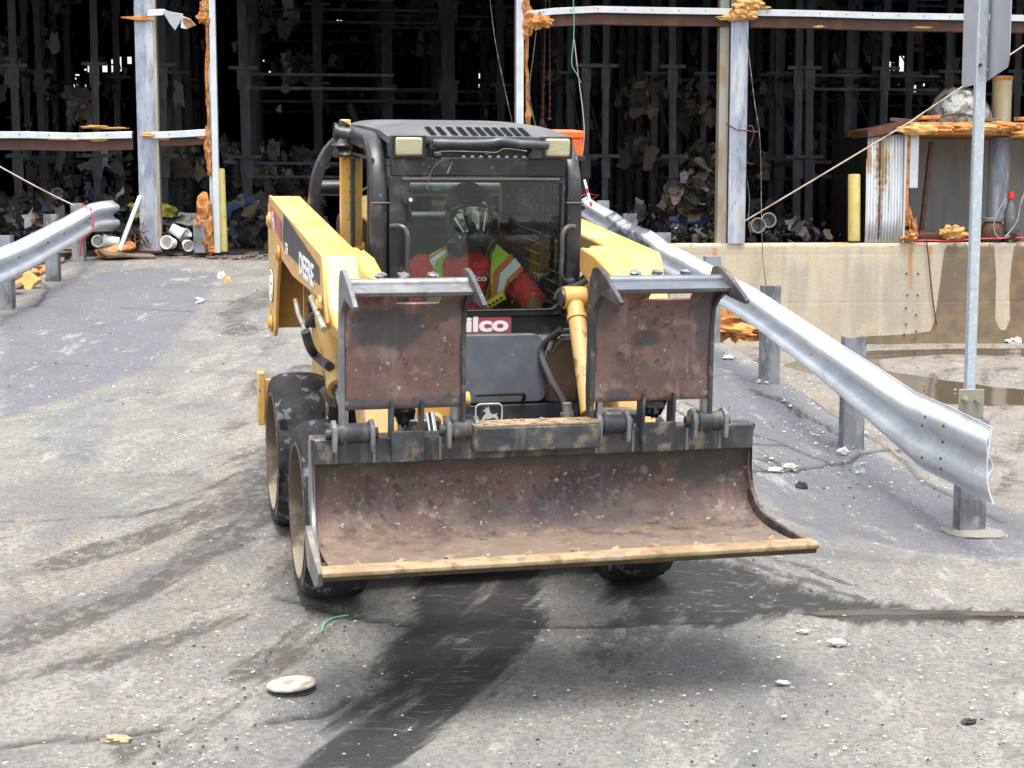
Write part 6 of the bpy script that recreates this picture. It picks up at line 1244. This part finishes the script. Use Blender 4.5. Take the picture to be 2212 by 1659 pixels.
V=[((.01,.80,1.02),(.14,.10)),((.015,.79,1.14),(.12,.085)),((.02,.745,1.28),(.12,.085)),((.03,.70,1.37),(.11,.07)),((.035,.65,1.455),.042),((.04,.60,1.52),.05),((.045,.575,1.60),(.072,.085)),((.045,.585,1.68),(.078,.092)),((.045,.60,1.735),(.055,.065)),
   ((-.155,.68,1.40),.062),((-.245,.60,1.27),.048),((-.29,.50,1.14),.041),((-.265,.34,1.10),.033),((-.25,.28,1.10),.026),
   ((.215,.66,1.385),.062),((.30,.55,1.30),.048),((.345,.44,1.235),.042),((.315,.33,1.175),.034),((.285,.27,1.14),.026),
   ((-.10,.72,1.0),.085),((-.14,.42,1.06),.072),((-.15,.28,1.03),.058),((-.15,.24,.97),.045),((.12,.72,1.0),.085),((.15,.42,1.06),.072),((.16,.28,1.03),.058),((.16,.24,.97),.045)]
E_=[(0,1),(1,2),(2,3),(3,4),(4,5),(5,6),(6,7),(7,8),(3,9),(9,10),(10,11),(11,12),(12,13),(3,14),(14,15),(15,16),(16,17),(17,18),(0,19),(19,20),(20,21),(21,22),(0,23),(23,24),(24,25),(25,26)]
hand(V,E_,V[13][0],(.02,-.35,-.05),(.3,-.3,-1),13); hand(V,E_,V[18][0],(-.1,-.35,-.2),(-.3,-.2,-1),18)
skel('body',V,E_,skinm,pe)
HC=Vector((.045,.565,1.655))-SEAT
def pmesh(name,mb,mat,par=pe,**k): return mb.build(name,mat,par,**k)
m=MB(); m.add([],[]); 
# face features
for s in (-1,1): m.sphere(HC+Vector((s*.031,-.083,.012)),.0125,12,8)
m.builds('eye',whitep,pe)
m=MB(); m.prism([(HC.y-.115,HC.z-.022),(HC.y-.085,HC.z+.012),(HC.y-.08,HC.z-.025)],0,HC.x-.013,HC.x+.013); m.sphere(HC+Vector((0,-.092,-.052)),(.024,.008,.007),10,8)
for s in (-1,1): m.sphere(HC+Vector((s*.084,.0,-.005)),(.010,.018,.028),10,8)
m.builds('face_feature',skinm,pe)
# hood
m=MB(); rings=[]
for i,(z,rx,ry,dy) in enumerate(((-.13,.075,.080,.03),(-.09,.098,.098,.02),(-.03,.108,.110,.012),(.04,.112,.118,.008),(.085,.105,.112,.01),(.12,.08,.088,.015),(.145,.04,.045,.02),(.150,.005,.005,.02))):
    rings.append([HC+Vector((rx*math.cos(a),dy+ry*math.sin(a),z)) for a in np.linspace(R(-62),R(242),26)])
m.loft(rings,closed=False,cap=False); h_=pmesh('hood',m,hoodm,recalc=False); sm=h_.modifiers.new('s','SOLIDIFY'); sm.thickness=.006
# mask: frame ring, visor, nose cup, two filters
tilt=Matrix.Rotation(R(14),3,'X')
def hm(x,y,z): return HC+tilt@Vector((x,y,z))+Vector((0,0,-.005))
m=MB(); ring=[]
for a in np.linspace(0,2*PI,33)[:-1]:
    x=.098*math.cos(a); z=.088*math.sin(a)*(1 if math.sin(a)>0 else 1.05)-.0; y=-.095+ (x/.098)**2*.06; ring.append(hm(x,y,z))
m.tube(ring+[ring[0],ring[1]],.013,8,cap=False); mk=pmesh('mask',m,maskm)
m=MB(); n=14; vs=[];fs=[]
for i in range(n+1):
    for j in range(n+1):
        u_=i/n*2-1; w_=j/n*2-1; x=u_*math.sqrt(1-w_*w_/2)*.097; z=w_*math.sqrt(1-u_*u_/2)*.088; y=-.098+(x/.098)**2*.06-.022*(1-(x/.098)**2)*(1-(z/.09)**2); vs.append(hm(x,y,z))
fs=[(i*(n+1)+j,(i+1)*(n+1)+j,(i+1)*(n+1)+j+1,i*(n+1)+j+1) for i in range(n) for j in range(n)]
m.add(vs,fs); m.build('visor',visorg,mk,recalc=False)
# pale strips painted over the visor as its streaky reflections
def strip(pts,nm='reflection_strip'):
    m=MB(); q=[hm(x,-.101+(x/.098)**2*.06-.022*(1-(x/.098)**2)*(1-(z/.09)**2)-.004,z) for x,z in pts]; m.add(q,[tuple(range(len(q)))]); m.build(nm,silverv,mk,recalc=False)
strip([(-.078,.032),(-.055,.045),(-.018,-.052),(-.028,-.06)]); strip([(-.086,.005),(-.080,.02),(-.040,-.045),(-.046,-.05)]); strip([(-.014,.072),(.022,.058),(.026,-.032),(.012,-.02)]); strip([(.052,.055),(.064,.05),(.058,-.045),(.047,-.04)]); strip([(.068,.045),(.072,.03),(.066,-.03)])
strip([(.035,.100),(.055,.095),(.075,.062),(.068,.058)])
m=MB(); c=hm(.004,-.12,-.088); f=tilt@Vector((0,-1,-.1)); 
m.lathe([(-.03,.055),(.0,.058),(.02,.046),(.026,.034),(.03,.034),(.034,.0001)],c,f,24); m.build('nose_cup',maskm,mk)
m=MB(); m.lathe([(.034,.036),(.040,.030),(.042,.0001)],c,f,24); m.build('valve_cover',M('valve',(.03,.035,.035),.2),mk)
for s in (-1,1):
    c2=hm(s*.070,-.105,-.122 if s<0 else -.115); ax=(tilt@Vector((s*.75,-.62,-.25))).normalized(); m=MB()
    m.lathe([(-.035,.030),(-.03,.044),(.0,.048),(.022,.048),(.026,.044),(.026,.036),(.020,.034),(.020,.0001)],c2,ax,24); ff=m.build('filter',maskm,mk)
    m=MB(); m.lathe([(.0262,.046),(.0285,.044),(.0285,.040),(.0262,.038)],c2,ax,24,); m.build('filter_ring',M('filter_ring',(.06,.07,.07),.3),ff)
m=MB(); m.tube([hm(-.10,-.03,.03),hm(-.12,-.0,.045)],.012,6); m.tube([hm(.10,-.03,.03),hm(.115,-.0,.045)],.012,6); m.build('strap',maskm,mk)
m=MB(); m.sphere(hm(-.058,-.105,-.075),(.010,.008,.014),8,6); m.build('buckle',fitting,mk)
# shirt: torso loft + sleeves
def ell(c,rx,ry,n=28,tx=0): return [Vector((c[0]+rx*math.cos(a),c[1]+ry*math.sin(a),c[2]+tx*math.cos(a)))-SEAT for a in np.linspace(0,2*PI,n+1)[:-1]]
TR=[((.01,.80,1.0),.165,.125,0),((.012,.79,1.10),.158,.122,0),((.02,.76,1.22),.165,.125,0),((.028,.715,1.33),.178,.122,-.005),((.03,.69,1.385),.185,.110,-.008),((.03,.665,1.43),.175,.100,-.006),((.035,.64,1.468),.13,.085,0),((.038,.62,1.50),.088,.074,0)]
m=MB(); m.loft([ell(c,a,b_,28,t) for c,a,b_,t in TR],cap=False)
for k,pts in enumerate(([(-.12,.68,1.405),(-.185,.645,1.365),(-.235,.61,1.29),(-.275,.555,1.20),(-.293,.515,1.155)],[(.18,.67,1.39),(.245,.62,1.355),(.295,.555,1.31),(.335,.49,1.262),(.350,.455,1.24)])):
    m.tube([Vector(p)-SEAT for p in spline(pts,3)],list(np.interp(np.linspace(0,1,13),[0,.3,.7,1],[.070,.076,.066,.058])),18)
m.v=[tuple(Vector(p)+Vector(p).normalized()*0+Vector((1,.6,.2))*(.011*mnoise.noise(Vector(p)*9)+.006*mnoise.noise(Vector((p[0]*22,p[1]*22,p[2]*9))))) for p in m.v]
shm=pmesh('shirt',m,reds,recalc=True,sub=1)
# vest: lime shell open down the front
def shell(a0,a1,t0,t1,off,mat,name,par=pe,n=18):
    m=MB(); rings=[]
    for t in np.linspace(t0,t1,14):
        i=t*(len(TR)-1); k=min(int(i),len(TR)-2); f=i-k; A_,B_=TR[k],TR[k+1]; c=[lerp(A_[0][j],B_[0][j],f) for j in range(3)]; rx=lerp(A_[1],B_[1],f)+off; ry=lerp(A_[2],B_[2],f)+off; tx=lerp(A_[3],B_[3],f)
        lo,hi=(a0(t),a1(t)) if callable(a0) else (a0,a1)
        rings.append([Vector((c[0]+rx*math.cos(a),c[1]+ry*math.sin(a),c[2]+tx*math.cos(a)))-SEAT for a in np.linspace(lo,hi,n)])
    m.loft(rings,closed=False,cap=False); o=m.build(name,mat,par,recalc=False); s=o.modifiers.new('s','SOLIDIFY'); s.thickness=.004; return o
v1=shell(lambda t:R(184-8*t),lambda t:R(238-12*max(0,t-.45)),.02,.93,.010,vestm,'vest')
shell(lambda t:R(318+4*max(0,t-.5)),lambda t:R(362+4*t),.02,.93,.012,vestm,'vest_front',v1)
shell(lambda t:R(5),lambda t:R(176),.02,.93,.010,vestm,'vest_back',v1)
shell(lambda t:R(196),lambda t:R(208),.3,.9,.014,orangev,'orange_band',v1); shell(lambda t:R(209),lambda t:R(224),.1,.92,.015,silverv,'reflective_band',v1)
shell(lambda t:R(352),lambda t:R(359),.3,.9,.016,orangev,'orange_band',v1); shell(lambda t:R(334),lambda t:R(351),.2,.9,.018,silverv,'reflective_band',v1); shell(lambda t:R(325),lambda t:R(333),.2,.9,.016,orangev,'orange_band',v1)
# vest shoulder flare over the right arm with slanted bands
m=MB(); q=[(.06,.585,1.47),(.13,.60,1.462),(.20,.60,1.415),(.27,.575,1.335),(.245,.565,1.27),(.19,.585,1.20),(.12,.60,1.12),(.10,.595,1.2)]
def slabq(pts,mat,name,dy=0,par=v1):
    m=MB(); q=[Vector(p)-SEAT+Vector((0,dy,0)) for p in pts]; n_=len(q); m.add([*q,*[x+Vector((0,.012,0)) for x in q]],[tuple(range(n_)),tuple(range(2*n_-1,n_-1,-1))]+[(i,(i+1)%n_,(i+1)%n_+n_,i+n_) for i in range(n_)]); return m.build(name,mat,par,bevel=.003)
def lp(u,v,y): return L(1,float(np.interp(u,[1058,1085,1125],[.545,.47,.415]))+(y-.57),u,v)
slabq([lp(1055,522,.57),lp(1072,526,.58),lp(1098,548,.58),lp(1128,582,.57),lp(1117,598,.56),lp(1100,612,.56),lp(1080,640,.57),lp(1062,650,.58),lp(1060,600,.58),lp(1062,560,.575)],vestm,'vest_shoulder')
slabq([lp(1104,548,.565),lp(1110,556,.565),lp(1078,590,.565),lp(1070,648,.57),lp(1062,648,.57),lp(1066,590,.565)],orangev,'orange_band',-.004)
slabq([lp(1112,557,.562),lp(1126,574,.562),lp(1096,602,.562),lp(1082,640,.565),lp(1071,648,.565),lp(1080,590,.562)],silverv,'reflective_band',-.006)
slabq([lp(1127,575,.56),lp(1130,582,.56),lp(1100,608,.56),lp(1086,640,.56),lp(1083,640,.56),lp(1098,602,.56)],orangev,'orange_band',-.006)
c=L(1,.52,1012,607); text('lettering','Filco',.040,(c[0]-SEAT.x-.0,c[1]-SEAT.y+.04,c[2]-SEAT.z-.004),(1,0,-.03),(0,.35,1),whitep,shm,bold=.001,sx=1.3)
# trousers
m=MB()
for s in (-1,1): m.tube([Vector(p)-SEAT for p in spline([(.01+s*.09,.80,1.0),(.01+s*.12,.60,1.04),(.01+s*.15,.40,1.06),(.01+s*.15,.28,1.04),(.01+s*.15,.22,.95)],3)],[.10,.098,.096,.092,.088,.086,.084,.08,.076,.072,.07,.068,.066],16)
m.build('trousers',trous,pe)
# ================================================================ CAMERA, LIGHT
cd=bpy.data.cameras.new('camera'); co=bpy.data.objects.new('camera',cd); COL.objects.link(co); co.location=(0,0,CH); co.rotation_euler=(R(90)-TI,0,0)
cd.sensor_width=36; cd.lens=36*FP/2212.; cd.clip_end=2000; cd.clip_start=.1; S.camera=co
W_=bpy.data.worlds.new('World'); S.world=W_; W_.use_nodes=True; nt=W_.node_tree; bg=nt.nodes['Background']
sk_=nt.nodes.new('ShaderNodeTexSky'); sk_.sky_type='NISHITA'; sk_.sun_disc=False; sk_.sun_elevation=R(76); sk_.sun_rotation=R(SUNROT); sk_.dust_density=4; sk_.air_density=1.2; sk_.ozone_density=1
hs=nt.nodes.new('ShaderNodeHueSaturation'); hs.inputs['Saturation'].default_value=.38; nt.links.new(sk_.outputs[0],hs.inputs['Color']); nt.links.new(hs.outputs[0],bg.inputs[0]); bg.inputs[1].default_value=.15
sl=bpy.data.lights.new('sun','SUN'); sl.energy=1.5; sl.angle=R(25); sl.color=(1,.96,.9); so_=bpy.data.objects.new('sun',sl); COL.objects.link(so_)
el=R(76); az=R(SUNROT) # azimuth clockwise from +Y
d=Vector((math.sin(az)*math.cos(el),math.cos(az)*math.cos(el),math.sin(el))); so_.rotation_euler=d.to_track_quat('Z','Y').to_euler(); so_.location=(0,-5,30)
S.view_settings.view_transform='Standard'; S.view_settings.look='None'; S.view_settings.exposure=EXPO; S.view_settings.gamma=1
S.cycles.max_bounces=6; S.cycles.transparent_max_bounces=12; S.cycles.use_denoising=True
